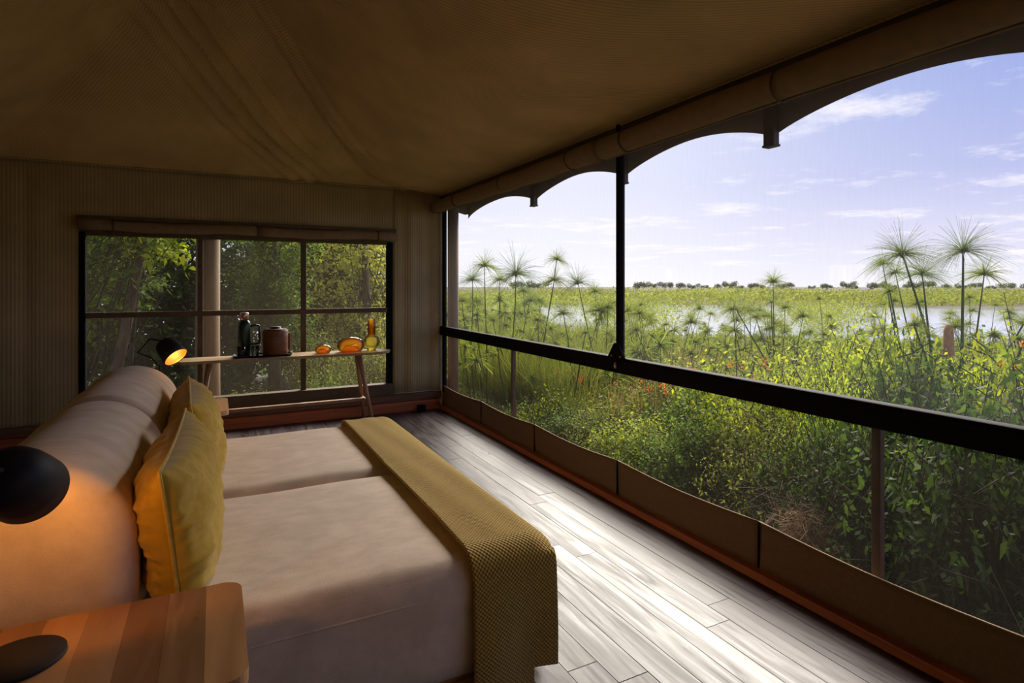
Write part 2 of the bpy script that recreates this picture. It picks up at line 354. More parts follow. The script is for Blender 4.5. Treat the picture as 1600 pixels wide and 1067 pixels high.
# outer fly roof with overhang (blocks the sun)
def fly_z(x, y):
    f = min(np.interp(3.26-x, [0, 1.2, 3.2, 6], [2.78, 3.0, 4.5, 4.5]), np.interp(x+3.4, [0, 1.2, 3.2, 6], [2.78, 3.0, 4.5, 4.5]))
    g = min(np.interp(7.55-y, [0, .77, 2.7, 9], [2.78, 3.05, 4.5, 4.5]), np.interp(y+2.8, [0, .77, 2.7, 9], [2.78, 3.05, 4.5, 4.5]))
    return float(min(f, g))
fly = link('roof_fly', grid_mesh('roof_fly', lambda u, v: (u, v, fly_z(u, v)), lin(-3.4, 3.26, 60), lin(-2.8, 7.55, 80)), M_FLY); fly['kind'] = 'structure'
# ------------------------------------------------------------------ walls
WX0, WX1, WZ0, WZ1 = -1.115, 1.845, .34, 2.02
def wallback(u, v):
    fold = .006*math.sin(u*9)+.008*math.sin(u*3.1+1)
    if -1.9 < u < -1.2: fold += .02*math.exp(-((u+1.55)/.05)**2)
    e = 1 if (u < WX0-.08 or u > WX1+.08) else .2
    return (u, YB+fold*e*(1 if v < 2.6 else .3), v)
us = sorted(set(lin(XL, WX0, 40)+lin(WX0, WX1, 60)+lin(WX1, XR+.02, 20))); vs = sorted(set(lin(.2, WZ0, 4)+lin(WZ0, WZ1, 12)+lin(WZ1, 2.70, 8)))
wb = link('wall_back', grid_mesh('wall_back', wallback, us, vs, lambda u, v: WX0 < u < WX1 and WZ0 < v < WZ1), M_WALL); wb['kind'] = 'structure'; solid(wb, .012, 1)
box('backing_board', XL, XR+.1, YB+.05, YB+.08, -.02, .33, M_BASED, wb)
fl = link('canvas_flap', grid_mesh('canvas_flap', lambda u, v: (u, YB-.035+.012*math.sin(u*17)+.006*math.sin(u*41), v), lin(1.905, 2.47, 60), lin(.215, 2.66, 10)), M_WALL, wb); solid(fl, .006)
tube('flap_hem', [(xx, YB-.042+.012*math.sin(xx*17)+.006*math.sin(xx*41), .218) for xx in lin(1.905, 2.46, 30)], .007, M_WALL, fl, 6)
wl = link('wall_left', grid_mesh('wall_left', lambda u, v: (XL+.012*math.sin(u*5), u, v), lin(YF, YB, 90), lin(0, 2.68, 4)), M_WALLY); wl['kind'] = 'structure'; solid(wl, .012, 1)
wf = link('wall_front', grid_mesh('wall_front', lambda u, v: (u, YF, v), lin(XL, XR, 30), lin(0, 2.68, 4)), M_WALL); wf['kind'] = 'structure'; solid(wf, .012, -1)
# base boards
bb = box('baseboard_back', XL, XR-.06, YB-.10, YB+.02, 0, .115, M_BASE, bev=.006); bb['kind'] = 'structure'
box('upper_board', XL, XR-.02, YB-.05, YB+.02, .118, .205, M_BASED, bb, .006)
br = box('baseboard_right', 2.445, 2.58, YF, YB-.0, 0, .045, M_BASE, bev=.006); br['kind'] = 'structure'
# ------------------------------------------------------------------ window_1 in the back wall
w1 = empty('window_1', (0, YB, WZ0), kind='structure')
def wbox(name, x0, x1, z0, z1, y0, y1, m, bev=.004): 
    o = box(name, x0, x1, y0-YB, y1-YB, z0-WZ0, z1-WZ0, m, w1, bev); return o
wbox('jamb', WX0-.03, WX0+.02, WZ0, WZ1, YB-.03, YB+.05, M_DARK); wbox('jamb', WX1-.02, WX1+.045, WZ0-.02, WZ1, YB-.03, YB+.05, M_DARK)
wbox('sill', WX0-.05, WX1+.05, .21, .345, YB-.07, YB+.05, M_FRAME); wbox('head', WX0-.03, WX1+.03, WZ1-.03, WZ1+.1, YB-.02, YB+.05, M_FRAME)
wbox('mullion', .855, .91, WZ0, WZ1, YB-.022, YB+.025, M_FRAME); wbox('mullion', -.155, -.105, WZ0, WZ1, YB-.022, YB+.025, M_FRAME)
wbox('transom', WX0, WX1, 1.19, 1.245, YB-.026, YB+.02, M_FRAME)
for xa, xb in ((WX0+.02, -.155), (-.105, .855), (.91, WX1-.02)):
    for za, zb in ((WZ0, 1.19), (1.245, WZ1-.03)):
        me = npmesh('mesh_pane', [(xa, .03, za-WZ0), (xb, .03, za-WZ0), (xb, .03, zb-WZ0), (xa, .03, zb-WZ0)], [(0, 1, 2, 3)])
        link('mesh_pane', me, M_WIN, w1)
# rolled blind above it
rb = empty('rolled_blind', (0, YB-.07, 2.09), 'rolled brown canvas blind above the back window', 'blind')
def sag(x): return -.018*math.sin((x+1.14)*2.3)**2
for a, b in ((-1.15, .42), (.43, 1.915)):
    tube('canvas_roll', [(xx, .0, sag(xx)) for xx in lin(a, b, 14)], [.052+.004*math.sin(i*1.7) for i in range(14)], M_ROLL, rb, 14)
box('valance_board', -1.16, 1.92, .0, .055, .045, .085, M_FRAME, rb, .004)
for xs in (-.86, .42, 1.70):
    bm = bmesh.new(); add_tube(bm, [(xs+.015*0, .058*math.cos(a), .058*math.sin(a)+sag(xs)) for a in lin(0, 2*PI, 17)[:-1]], .008, 6, True)
    link('strap', bm_mesh('strap', bm), M_FRAME, rb)
# ------------------------------------------------------------------ window_2: the long screen wall
w2 = empty('window_2', (XR, 2.4, 0), kind='structure')
def sb(name, x0, x1, y0, y1, z0, z1, m, bev=.004): return box(name, x0-XR, x1-XR, y0-2.4, y1-2.4, z0, z1, m, w2, bev)
sb('mid_rail', XR-.035, XR+.03, YF, YB-.02, .895, 1.005, M_DARK, .008); sb('rail_edge_strip', XR-.043, XR-.035, YF, YB-.04, .975, .985, M_DARK, .002)
sb('centre_post', XR-.03, XR+.02, 3.20, 3.242, 1.0, 2.64, M_DARK, .006)
sb('corner_post', XR-.02, XR+.02, 6.66, 6.72, .2, 2.64, M_DARK)
sb('back_post', XR-.02, XR+.02, -.3, -.24, .2, 2.64, M_DARK)
bm = bmesh.new()   # triangular bracket at the foot of the post
vs_ = [(-.09, 0), (.09, 0), (.09, .02), (.022, .115), (-.022, .115), (-.09, .02)]
A = [bm.verts.new((XR-.045-XR, 3.22-2.4+a, 1.0+b-.01)) for a, b in vs_]; B = [bm.verts.new((XR-.033-XR, 3.22-2.4+a, 1.0+b-.01)) for a, b in vs_]
bm.faces.new(A); bm.faces.new(B[::-1])
for i in range(6): bm.faces.new((A[i], A[(i+1) % 6], B[(i+1) % 6], B[i]))
link('bracket', bm_mesh('bracket', bm), M_DARK, w2)
for a in (-.05, .05): lathe('rivet', [(0, 0), (.007, 0), (.007, .005), (0, .006)], M_STEEL, w2, None, n=8, axis=(-1, 0, 0), origin=(-.045, 3.22-2.4+a, 1.015))
lathe('zip_pull', [(0, 0), (.009, .002), (.012, .03), (.006, .045), (0, .046)], M_STEEL, w2, None, n=8, axis=(0, 0, -1), origin=(-.05, .82, .975))
for a, b, z0, z1, m in ((3.24, 6.66, 1.0, 2.66, M_SCR), (YF, 3.20, 1.0, 2.66, M_SCR), (YF, 6.66, .2, .9, M_SCRL)):
    me = npmesh('mesh_panel', [(.0, a-2.4, z0), (.0, b-2.4, z0), (.0, b-2.4, z1), (.0, a-2.4, z1)], [(0, 1, 2, 3)]); link('mesh_panel', me, m, w2)
for yy in (4.95, 1.50, -1.4): sb('stiffener_pole', XR+.035, XR+.07, yy-.02, yy+.02, -.1, .93, M_FRAME)
# canvas skirt in sewn panels
seams = [6.72, 5.55, 4.41, 3.237, 2.06, .89, -.28, YF]
for a, b in zip(seams, seams[1:]):
    def sk(u, v, a=a, b=b):
        q = (u-b)/(a-b); top = .282-.022*math.sin(PI*q)
        return (-.012-.010*math.sin(PI*q)*(1-v)-.004*math.sin(u*7+v*3), u-2.4, .035+(top-.035)*v)
    o = link('skirt_panel', grid_mesh('skirt_panel', sk, lin(b-.006, a+.006, 24), lin(0, 1, 6)), M_SKIRT, w2); solid(o, .005)
    tube('skirt_hem', [(-.018, u-2.4, .282-.022*math.sin(PI*(u-b)/(a-b))) for u in lin(b+.005, a-.005, 14)], .0045, M_ROLL, o, 6)
    tube('seam_cord', [(-.020, b-2.4, .035), (-.020, b-2.4, .284)], .006, M_DARK, o, 6)
# dark canvas band over the blind tube
trm = box('trim_1', XR-.02, XR+.04, YF, YB, 2.52, 2.64, M_FRAME, bev=.004); trm['kind'] = 'structure'
def roll(y0, y1, label):
    r = empty('rolled_blind', (XR-.12, y0, 2.455), label, 'blind')
    ys = lin(0, y1-y0, 26)
    tube('canvas_roll', [(0, yy, -.008*math.sin(yy*1.3)) for yy in ys], [.072+.003*math.sin(i*1.3) for i in range(26)], M_ROLL, r, 20)
    tube('loose_edge', [(.03, yy, -.071-.006*math.sin(yy*1.3)) for yy in ys], .006, M_ROLL, r, 6)
    k = .35
    while k < y1-y0:
        o = tube('strap', [(.079*math.cos(a), k, .079*math.sin(a)) for a in lin(0, 2*PI, 17)[:-1]], .005, M_FRAME, r, 6, True); k += 1.15
    return r
roll(3.30, 6.70, 'rolled canvas blind above the screen from the back corner to the centre post')
roll(YF+.05, 3.26, 'rolled canvas blind above the screen nearer the camera than the centre post')
# scalloped valance of the fly sheet with its hanging pegs
tipy = [7.5, 5.60, 4.02, 2.515, 1.01, -.49, -2.0]
XV = 3.2
va = empty('scalloped_valance', (XV, 2.5, 2.45), 'dark scalloped canvas valance hanging outside the long screen', 'valance')
def scal(y):
    for a, b in zip(tipy, tipy[1:]):
        if b <= y <= a:
            q = (y-b)/(a-b); return 2.455+.15*math.sin(PI*q)**.75
    return 2.455
ys = sorted(set(lin(tipy[-1], tipy[0], 160)+tipy))
o = link('valance_cloth', grid_mesh('valance_cloth', lambda u, v: (-.05*(1-v)*0+.015*math.sin(u*4), u-2.5, (scal(u)*(1-v)+2.80*v)-2.45), ys, lin(0, 1, 4)), M_FLY, va); solid(o, .006)
for ty in tipy[1:-1]:
    box('tension_peg', -.06, -.005, ty-2.5-.04, ty-2.5+.04, -.05, .22, M_FRAME, va, .006)
    box('peg_foot', -.066, .0, ty-2.5-.046, ty-2.5+.046, -.062, -.045, M_FRAME, va, .006)
vb = link('scalloped_valance', grid_mesh('valance_back', lambda u, v: (u, 7.5, (2.50+.12*abs(math.sin(u*2)))*(1-v)+2.80*v), lin(-3.2, 3.2, 90), lin(0, 1, 3)), M_FLY)
tag(vb, 'scalloped canvas edge of the roof outside the back wall', 'valance'); solid(vb, .006)
# outside poles
t1 = tube('timber_pole', [(-.06, 7.12, -.6), (-.065, 7.12, 1), (-.055, 7.12, 2.95)], [.125, .12, .115], M_POLE, None, 20)
tag(t1, 'thick round timber pole standing outside the back window', 'pole')
t2 = tube('timber_pole', [(2.70, 6.86, -.6), (2.70, 6.86, 2.9)], .07, M_POLE, None, 16)
tag(t2, 'pale timber pole outside the corner beside the long screen', 'pole')
sk_ = box('socket_box', 2.16, 2.25, YB-.18, YB-.115, 0.001, .075, M_DARK, bev=.006); tag(sk_, 'small black box on the floor in the far corner', 'box')

# ------------------------------------------------------------------ bed
def rounded(name, hx, hy, hz, r, n=30, crown=0, wob=0):
    def ticks(h):
        a = [(-h+r*(1-math.cos(t)))*1.0 for t in lin(0, PI/2, 7)]
        mid = lin(-h+r, h-r, n)[1:-1]; return a+mid+[-q for q in a[::-1]]
    X, Y, Z = ticks(hx), ticks(hy), ticks(hz); bm = bmesh.new(); cache = {}
    def V(p):
        k = tuple(round(c, 5) for c in p)
        if k in cache: return cache[k]
        q = Vector((max(-hx+r, min(hx-r, p[0])), max(-hy+r, min(hy-r, p[1])), max(-hz+r, min(hz-r, p[2]))))
        d = Vector(p)-q; d = d.normalized()*r if d.length > 1e-9 else d; c = q+d
        if crown and c.z > 0: c.z += crown*(1-(p[0]/hx)**4)*(1-(p[1]/hy)**4)
        if wob: c.z += wob*(math.sin(p[0]*9+1)*math.cos(p[1]*7)) if c.z > 0 else 0; c.y += wob*.8*math.sin(p[0]*6+p[2]*5)
        cache[k] = bm.verts.new(c); return cache[k]
    for A_, B_, f in ((X, Y, lambda a, b: [(a, b, -hz), (a, b, hz)]), (X, Z, lambda a, b: [(a, -hy, b), (a, hy, b)]), (Y, Z, lambda a, b: [(-hx, a, b), (hx, a, b)])):
        for s in (0, 1):
            for i in range(len(A_)-1):
                for j in range(len(B_)-1):
                    q = [V(f(A_[i], B_[j])[s]), V(f(A_[i+1], B_[j])[s]), V(f(A_[i+1], B_[j+1])[s]), V(f(A_[i], B_[j+1])[s])]
                    if len(set(q)) == 4: bm.faces.new(q)
    me = bm_mesh(name, bm); me.polygons.foreach_set('use_smooth', [True]*len(me.polygons)); return me
bed = empty('daybed', (.25, 3.08, 0), 'low upholstered double daybed on a wooden plinth in beige linen', 'bed')
bx, by = .25, 3.08
bm = bmesh.new(); add_box(bm, -.78-bx, 1.185-bx, 1.915-by, 4.24-by, .045, .10)
bmesh.ops.bevel(bm, geom=[e for e in bm.edges if abs((e.verts[0].co-e.verts[1].co).z) > .05], offset=.09, segments=8, affect='EDGES')
bmesh.ops.bevel(bm, geom=[e for e in bm.edges if e.calc_length() > .02 and len(e.link_faces) == 2 and e.calc_face_angle() > 1], offset=.012, segments=2, affect='EDGES')
link('plinth', bm_mesh('plinth', bm), M_OAK, bed)
for lx in (-.6, 1.0):
    for ly in (2.1, 4.05): lathe('foot', [(0, 0), (.04, 0), (.045, .045), (0, .045)], M_OAK, bed, (lx-bx, ly-by, 0), n=16)
for yc, nm in ((2.465, 'near'), (3.635, 'far')):
    o = link('mattress', rounded('mattress', .965, .578, .213, .085, 26, .012, .003), M_LINEN, bed, (.19-bx, yc-by, .085+.213))
    pts = []
    X0, Y0, rr = .962, .575, .085
    for (sx, sy, a0) in ((1, 1, 0), (-1, 1, PI/2), (-1, -1, PI), (1, -1, 1.5*PI)):
        for a in lin(a0, a0+PI/2, 6): pts.append((sx*(X0-rr)+rr*math.cos(a), sy*(Y0-rr)+rr*math.sin(a), .12))
    tube('piping', pts, .0045, M_LINEN, o, 6, True)
# bolsters: two soft upholstered rolls lying along the head
def bolster(y0, y1, label):
    """rounded-top block: half-round crown on straight sides, soft ends"""
    R, c, zc, zb = .245, .085, .77, .505; hl = (y1-y0)/2
    def sect(d):
        r = R-d; p = [(-r, zb+min(d, .03))]+[(-r, z) for z in lin(zb+.05, zc-.03, 5)]+[(-r*math.cos(a), zc+r*math.sin(a)) for a in lin(0, PI, 36)]
        return p+[(r, z) for z in lin(zc-.03, zb+.05, 5)]+[(r, zb+min(d, .03))]
    ys = [(-hl+c*(1-math.sin(a)), c*(1-math.cos(a))) for a in lin(PI/2, 0, 9)][::-1]
    ys = [(-hl+c-c*math.cos(a), c-c*math.sin(a)) for a in lin(0, PI/2, 9)]
    mid = [(y, .003*math.sin(y*9)) for y in lin(-hl+c, hl-c, 16)[1:-1]]
    prof = ys+mid+[(-y, d) for y, d in ys[::-1]]; bm = bmesh.new()
    rings = [[bm.verts.new((px_, y, z_-zb)) for px_, z_ in sect(d)] for y, d in prof]
    for A, B in zip(rings, rings[1:]):
        for i in range(len(A)): j = (i+1) % len(A); bm.faces.new((A[i], A[j], B[j], B[i]))
    bm.faces.new(rings[0]); bm.faces.new(rings[-1])
    o = link('bolster', bm_mesh('bolster', bm), M_LINEN, None, (-.44, (y0+y1)/2, zb+.002), smooth=True); tag(o, label, 'bolster', 'beige bolsters along the head of the daybed')
    return o
bolster(1.90, 3.03, 'fat beige linen bolster nearer the camera, lit by the near lamp')
bolster(3.035, 4.24, 'fat beige linen bolster at the far half of the daybed')
# cushions
def cushion(loc, rot, label, seed, W=.92, H=.46, T=.115):
    root = empty('cushion', loc, label, 'cushion', 'mustard cushions against the bolsters'); root.rotation_euler = rot
    r_ = random.Random(seed); ph = [r_.uniform(0, 6) for _ in range(8)]
    def sh(u, v, s):
        e = max(0, (1-abs(u)**3.2)*(1-abs(v)**3.2)); th = T*e**.55
        pin = .035*(1-(1-abs(u)**6)*1)*(abs(v)**2)
        sx = u*(W/2)*(1-.05*(1-abs(v)**2)*abs(u)**8*1.2); sz = v*(H/2)*(1-.07*(1-abs(u)**2)*abs(v)**8)
        edge = max(abs(u), abs(v))
        nz = noise.noise; ee = min(1, e*5)
        wr = .016*nz(Vector((u*3+seed*9, v*2.5, s*3)))*e**.5+.010*nz(Vector((u*14+seed, v*3.5, s*5)))*max(0, abs(v)-.35)*1.6*ee+.010*nz(Vector((u*4, v*13+seed, s*5)))*max(0, abs(u)-.45)*1.8*ee
        wr += .004*nz(Vector((u*9, v*9, seed)))*ee
        return (s*(th+wr*1.6), sx, sz)
    G = lin(-1, 1, 61); bm = bmesh.new(); allv = []
    for s in (-1, 1):
        rows = [[bm.verts.new(sh(u, v, s)) for u in G] for v in G]
        for i in range(60):
            for j in range(60): bm.faces.new((rows[i][j], rows[i][j+1], rows[i+1][j+1], rows[i+1][j]))
    bmesh.ops.remove_doubles(bm, verts=bm.verts, dist=.0008)
    c = link('cover', bm_mesh('cover', bm), M_MUST, root, smooth=True)
    edge = [sh(u, -1, 1) for u in G[:-1]]+[sh(1, v, 1) for v in G[:-1]]+[sh(-u, 1, 1) for u in G[:-1]]+[sh(-1, -v, 1) for v in G[:-1]]
    edge = [(x_*0, y_, z_) for x_, y_, z_ in edge]
    tube('piping', edge, .0055, M_PIPE, root, 6, True)
    return root
cushion((-.095, 2.325, .755), (.0, -.12, -.03), 'long mustard cushion nearest the camera leaning on the bolster', 1)
cushion((-.08, 3.33, .755), (.0, -.14, .04), 'long mustard cushion on the far half of the daybed', 2)
# throw: waffle knit draped along the foot and over the near side
m, t, b, N, L = newmat('waffle_knit'); setc(b, (.42, .27, .04), .95, 0, .1); b.inputs['Sheen Weight'].default_value = .3
uvn = N('ShaderNodeUVMap'); sp = N('ShaderNodeSeparateXYZ'); L(uvn.outputs[0], sp.inputs[0])
def wave(o_, per, ph=0):
    a = N('ShaderNodeMath'); a.operation = 'MULTIPLY_ADD'; a.inputs[1].default_value = 2*PI/per; a.inputs[2].default_value = ph; L(o_, a.inputs[0])
    s = N('ShaderNodeMath'); s.operation = 'SINE'; L(a.outputs[0], s.inputs[0]); return s.outputs[0]
wm = N('ShaderNodeMath'); wm.operation = 'MULTIPLY'; L(wave(sp.outputs[0], .0155), wm.inputs[0]); L(wave(sp.outputs[1], .0155), wm.inputs[1])
mr = N('ShaderNodeMapRange'); mr.inputs[1].default_value = -.8; mr.inputs[2].default_value = .8; L(wm.outputs[0], mr.inputs[0])
cx = N('ShaderNodeMixRGB'); cx.inputs[1].default_value = (.25, .135, .015, 1); cx.inputs[2].default_value = (.70, .46, .085, 1); L(mr.outputs[0], cx.inputs[0]); L(cx.outputs[0], b.inputs['Base Color'])
bp = N('ShaderNodeBump'); bp.inputs['Strength'].default_value = .9; bp.inputs['Distance'].default_value = .006; L(mr.outputs[0], bp.inputs['Height']); L(bp.outputs[0], b.inputs['Normal'])
M_KNIT = m
ztop = .533
def thr(u, v):      # u across (x), v arc length: negative = hanging over the near side, positive = lying on top towards the far side
    q = (u-.83)/.375; x_ = u; r = .088
    crown = .010*max(0, 1-((u-.19)/.965)**4)
    if v > 0:
        y_ = 1.885+r+v; z_ = ztop+crown*min(1, v/.3)*(1-max(0, (v-1.9)/.3)*.5)-.004*math.exp(-((y_-3.05)/.05)**2)
        x_ -= .012*(v/2.3)*(1-q)*0
        if y_ > 4.17:
            a = min(PI/2, (y_-4.17)/r); ov = max(0, (y_-4.17)-r*PI/2); y_ = 4.17+(r+.012)*math.sin(a); z_ = ztop-(r+.012)*(1-math.cos(a))-ov
    elif v > -r*PI/2:
        a = -v/r; y_ = 1.885+r-(r+.014)*math.sin(a); z_ = ztop-(r+.008)*(1-math.cos(a))
    else:
        h = -v-r*PI/2; z_ = ztop-r-.008-h; y_ = 1.871-.012*h-.014*math.sin(q*7.5+.6)*min(1, h/.25)-.006*min(1, h/.2)
        x_ = u-.015*h*0+.012*h*math.sin(q*5)
        if z_ < .02: z_ = .02
    # foot edge turns down slightly
    if u > 1.07:
        a = (u-1.07); z_ -= 4.2*a*a+.0 if v > -r else 0; 
    z_ += .004 + .0025*math.sin(u*40+v*3)*(v > 0)
    return (x_, y_, z_)
hemv = lambda u: -.545 if u < .83+.25 else -.50
me = grid_mesh('throw', lambda u, v: thr(u, v), lin(.812, 1.153, 40), lin(-.56, 2.48, 240), lambda u, v: v < (-.56 if u < 1.06 else -.50))
th_ = link('throw_blanket', me, M_KNIT); solid(th_, .010, 1); tag(th_, 'mustard waffle knit throw draped across the foot of the daybed', 'throw')

# ------------------------------------------------------------------ side tables
def side_table(loc, x0, x1, y0, y1, ztop, label, M_OAK=M_OAK):
    root = empty('side_table', loc, label, 'table'); lx, ly = loc[0], loc[1]
    R = .05
    def ylim(xx):
        def ins(d): return R-math.sqrt(max(0, R*R-(R-d)**2)) if d < R else 0
        k = max(ins(x1-xx), ins(xx-x0)); return y0+k, y1-k
    nst = 11; wst = (x1-x0)/nst
    for i in range(nst):
        a, b = x0+i*wst+.0002, x0+(i+1)*wst-.0002
        xs = lin(a, b, 3) if 0 < i < nst-1 else sorted(set(lin(a, b, 3)+[x1-R*(1-math.cos(t_)) for t_ in lin(.0, PI/2, 8)] if i else lin(a, b, 3)+[x0+R*(1-math.cos(t_)) for t_ in lin(.0, PI/2, 8)]))
        xs = [min(b, max(a, q)) for q in xs]; xs = sorted(set(xs))
        pts = [(q, ylim(q)[0]) for q in xs]+[(q, ylim(q)[1]) for q in xs[::-1]]
        pp = []
        for p in pts:
            if not pp or (abs(p[0]-pp[-1][0])+abs(p[1]-pp[-1][1])) > 1e-5: pp.append(p)
        bm = bmesh.new(); top = [bm.verts.new((px-lx, py-ly, ztop)) for px, py in pp]; f = bm.faces.new(top)
        e = bmesh.ops.extrude_face_region(bm, geom=[f]); 
        for v in e['geom']:
            if isinstance(v, bmesh.types.BMVert): v.co.z -= .032
        link('stave', bm_mesh('stave', bm), (M_OAK, M_OAK2, M_OAK, M_OAK3)[(i*7+3) % 4] if M_OAK is M_OAK1 else M_OAK, root)
    box('apron', x0+.12-lx, x1-.15-lx, y0+.08-ly, y1-.08-ly, ztop-.10, ztop-.033, M_OAK, root, .01)
    for sx in (x0+.16, x1-.20):
        for sy in (y0+.11, y1-.11): tube('leg', [(sx-lx, sy-ly, 0), (sx-lx, sy-ly, ztop-.05)], [.014, .020], M_OAK, root, 12)
    return root
side_table((-.42, 1.60, 0), -.90, .068, 1.36, 1.825, .66, 'oak side table in the left foreground with a rounded corner')
side_table((-.42, 4.60, 0), -.90, .088, 4.33, 4.85, .66, 'pale side table beyond the far end of the daybed', M_OAKL)
def lamp(base, stem, shade, d, label, power, arm):
    r = empty('table_lamp', base, label, 'lamp', 'black reading lamps on the side tables'); B = Vector(base)
    lathe('base', [(0, 0), (.087, 0), (.088, .002), (.088, .007), (.087, .008), (0, .008)], M_LAMP, r, n=48)
    d = Vector(d).normalized(); S = Vector(shade)-B; stem = Vector(stem)-B
    ln = .155
    prof = [(0, 0), (.022, .001), (.045, .010), (.062, .032), (.070, .07), (.074, .11), (.077, ln)]
    outp = [Vector(p) for p in ()]
    full = prof+[(.0745, ln), (.0715, .11), (.0675, .07), (.0595, .035), (.042, .014), (0, .006)]
    org = S-d*(ln/2)
    sh = lathe('shade', full, M_LAMP, r, n=48, axis=d, origin=org)
    lathe('liner', [(.0738, ln-.004), (.0708, .11), (.0665, .07), (.058, .036), (.041, .016), (0, .008)], M_LIN_IN, sh, n=40, axis=d, origin=org)
    bc = org+d*.085
    lathe('bulb', [(0, -.03), (.012, -.028), (.024, -.008), (.026, .006), (.018, .022), (0, .028)], M_BULB, sh, n=24, axis=d, origin=bc)
    back = org-d*.004
    tube('stem', [tuple(stem+Vector((0, 0, .012))), tuple(stem+(back-stem)*.1+Vector((0, 0, .25)))]+[tuple(Vector(a)-B) for a in arm]+[tuple(back)], .0055, M_LAMP, r, 8)
    li = bpy.data.lights.new('lamp_light', 'SPOT'); li.energy = power; li.color = (1, .40, .06); li.shadow_soft_size = .02; li.spot_size = math.radians(150); li.spot_blend = .4
    lo = bpy.data.objects.new('lamp_light', li); COL.objects.link(lo); lo.parent = r; lo.location = org+d*.13; lo.rotation_euler = (-d).to_track_quat('Z', 'Y').to_euler()
    return r
lamp((-.39, 1.65, .661), (-.46, 1.61, .661), (-.385, 1.62, 1.075), (.08, .8, -.5), 'black dome reading lamp in the left foreground shining on the bolster', 2.0, [(-.50, 1.50, 1.0), (-.47, 1.46, 1.12)])
lamp((-.36, 4.62, .661), (-.33, 4.58, .661), (-.27, 4.50, 1.075), (.50, -.45, -.6), 'black dome reading lamp with glowing shade behind the far bolster', 2.2, [(-.38, 4.56, 1.02), (-.46, 4.62, 1.05), (-.39, 4.62, 1.14)])

# ------------------------------------------------------------------ console table by the window
ct = empty('console_table', (.67, 6.40, 0), 'long narrow pale wooden console table in front of the back window', 'table')
def stad(x0, x1, y0, y1, n=14):
    r = (y1-y0)/2; yc = (y0+y1)/2; p = []
    for a in lin(-PI/2, PI/2, n): p.append((x1-r*1.3+r*1.3*math.cos(a), yc+r*math.sin(a)))
    for a in lin(PI/2, 1.5*PI, n): p.append((x0+r*1.3+r*1.3*math.cos(a), yc+r*math.sin(a)))
    return p
bm = bmesh.new(); f = bm.faces.new([bm.verts.new((x_-.67, y_-6.40, .785)) for x_, y_ in stad(-.42, 1.76, 6.22, 6.58)])
e = bmesh.ops.extrude_face_region(bm, geom=[f])
for v in e['geom']:
    if isinstance(v, bmesh.types.BMVert): v.co.z -= .028; v.co.x *= .99; v.co.y *= .93
link('tabletop', bm_mesh('tabletop', bm), M_OAKL, ct)
for sx, tx in ((1.52, 1.40), (-.16, -.04)):
    tube('leg', [(sx-.67, 6.20-6.40, 0), (tx-.67, 6.35-6.40, .757)], [.018, .027], M_LEG, ct, 14)
    tube('leg', [(sx-.67, 6.62-6.40, 0), (tx-.67, 6.46-6.40, .757)], [.018, .027], M_LEG, ct, 14)
    zz = .25/.757; lx_ = sx+(tx-sx)*zz
    tube('cross_bar', [(lx_-.67, 6.25-6.40, .25), (lx_-.67, 6.565-6.40, .25)], .018, M_LEG, ct, 10)
box('stretcher', -.13-.67, 1.49-.67, -.022, .028, .235, .272, M_LEG, ct, .01)
ZT = .785
# tray
tr_ = empty('tray', (.44, 6.40, ZT), 'black oblong tray on the console table under the flask', 'tray')
bm = bmesh.new(); pts = []
def rrect(hx, hy, r, n=6):
    p = []
    for sx, sy, a0 in ((1, 1, 0), (-1, 1, PI/2), (-1, -1, PI), (1, -1, 1.5*PI)):
        for a in lin(a0, a0+PI/2, n): p.append((sx*(hx-r)+r*math.cos(a), sy*(hy-r)+r*math.sin(a)))
    return p
def ring(p, z): return [bm.verts.new((a, b, z)) for a, b in p]
rs = [ring(rrect(.265, .12, .05), 0), ring(rrect(.275, .13, .05), .022), ring(rrect(.268, .123, .045), .022), ring(rrect(.258, .113, .045), .006)]
for A, B in zip(rs, rs[1:]):
    for i in range(24): bm.faces.new((A[i], A[(i+1) % 24], B[(i+1) % 24], B[i]))
bm.faces.new(rs[0]); bm.faces.new(rs[-1])
link('tray_body', bm_mesh('tray_body', bm), M_LAMP, tr_)
ZR = ZT+.0065
fk = empty('flask', (.27, 6.43, ZR), 'dark green vacuum flask with copper cap standing on the tray', 'flask')
lathe('body', [(0, 0), (.058, 0), (.062, .005), (.062, .30), (.058, .33), (.045, .355), (.036, .365), (0, .365)], M_FLASK, fk, n=36)
lathe('cap', [(.036, .366), (.040, .368), (.041, .435), (.037, .441), (0, .441)], M_STEEL, fk, n=30)
tube('handle', [(.058, 0, .30), (.10, 0, .312), (.135, 0, .305), (.14, 0, .29), (.14, 0, .14), (.132, 0, .125), (.09, 0, .118), (.060, 0, .12)], .011, M_FLASK, fk, 10)
for gx, gy, lb in ((.235, 6.335, 'clear glass tumbler standing in front of the green flask'), (.365, 6.345, 'clear glass tumbler between the flask and the ice bucket')):
    tag(lathe('tumbler', [(0, 0), (.033, 0), (.037, .105), (.0345, .105), (.031, .012), (0, .012)], M_GLASS, None, (gx, gy, ZR), n=28), lb, 'glass', 'clear tumblers on the tray')
ib = empty('ice_bucket', (.56, 6.40, ZR), 'round brown leather ice bucket with lid on the tray', 'bucket')
lathe('bucket_body', [(0, 0), (.118, 0), (.122, .004), (.124, .25), (.120, .256), (0, .256)], M_LEATH, ib, n=44)
lathe('lid', [(.112, .2565), (.114, .266), (.07, .270), (.055, .272), (.055, .288), (.045, .294), (0, .294)], M_LEATHD, ib, n=44)
box('handle', .122, .145, -.018, .018, .05, .225, M_LEATH, ib, .008)
tube('stitching', [(.1245*math.cos(a), .1245*math.sin(a), .20) for a in lin(0, 2*PI, 41)[:-1]], .0018, M_LEATHD, ib, 5, True)
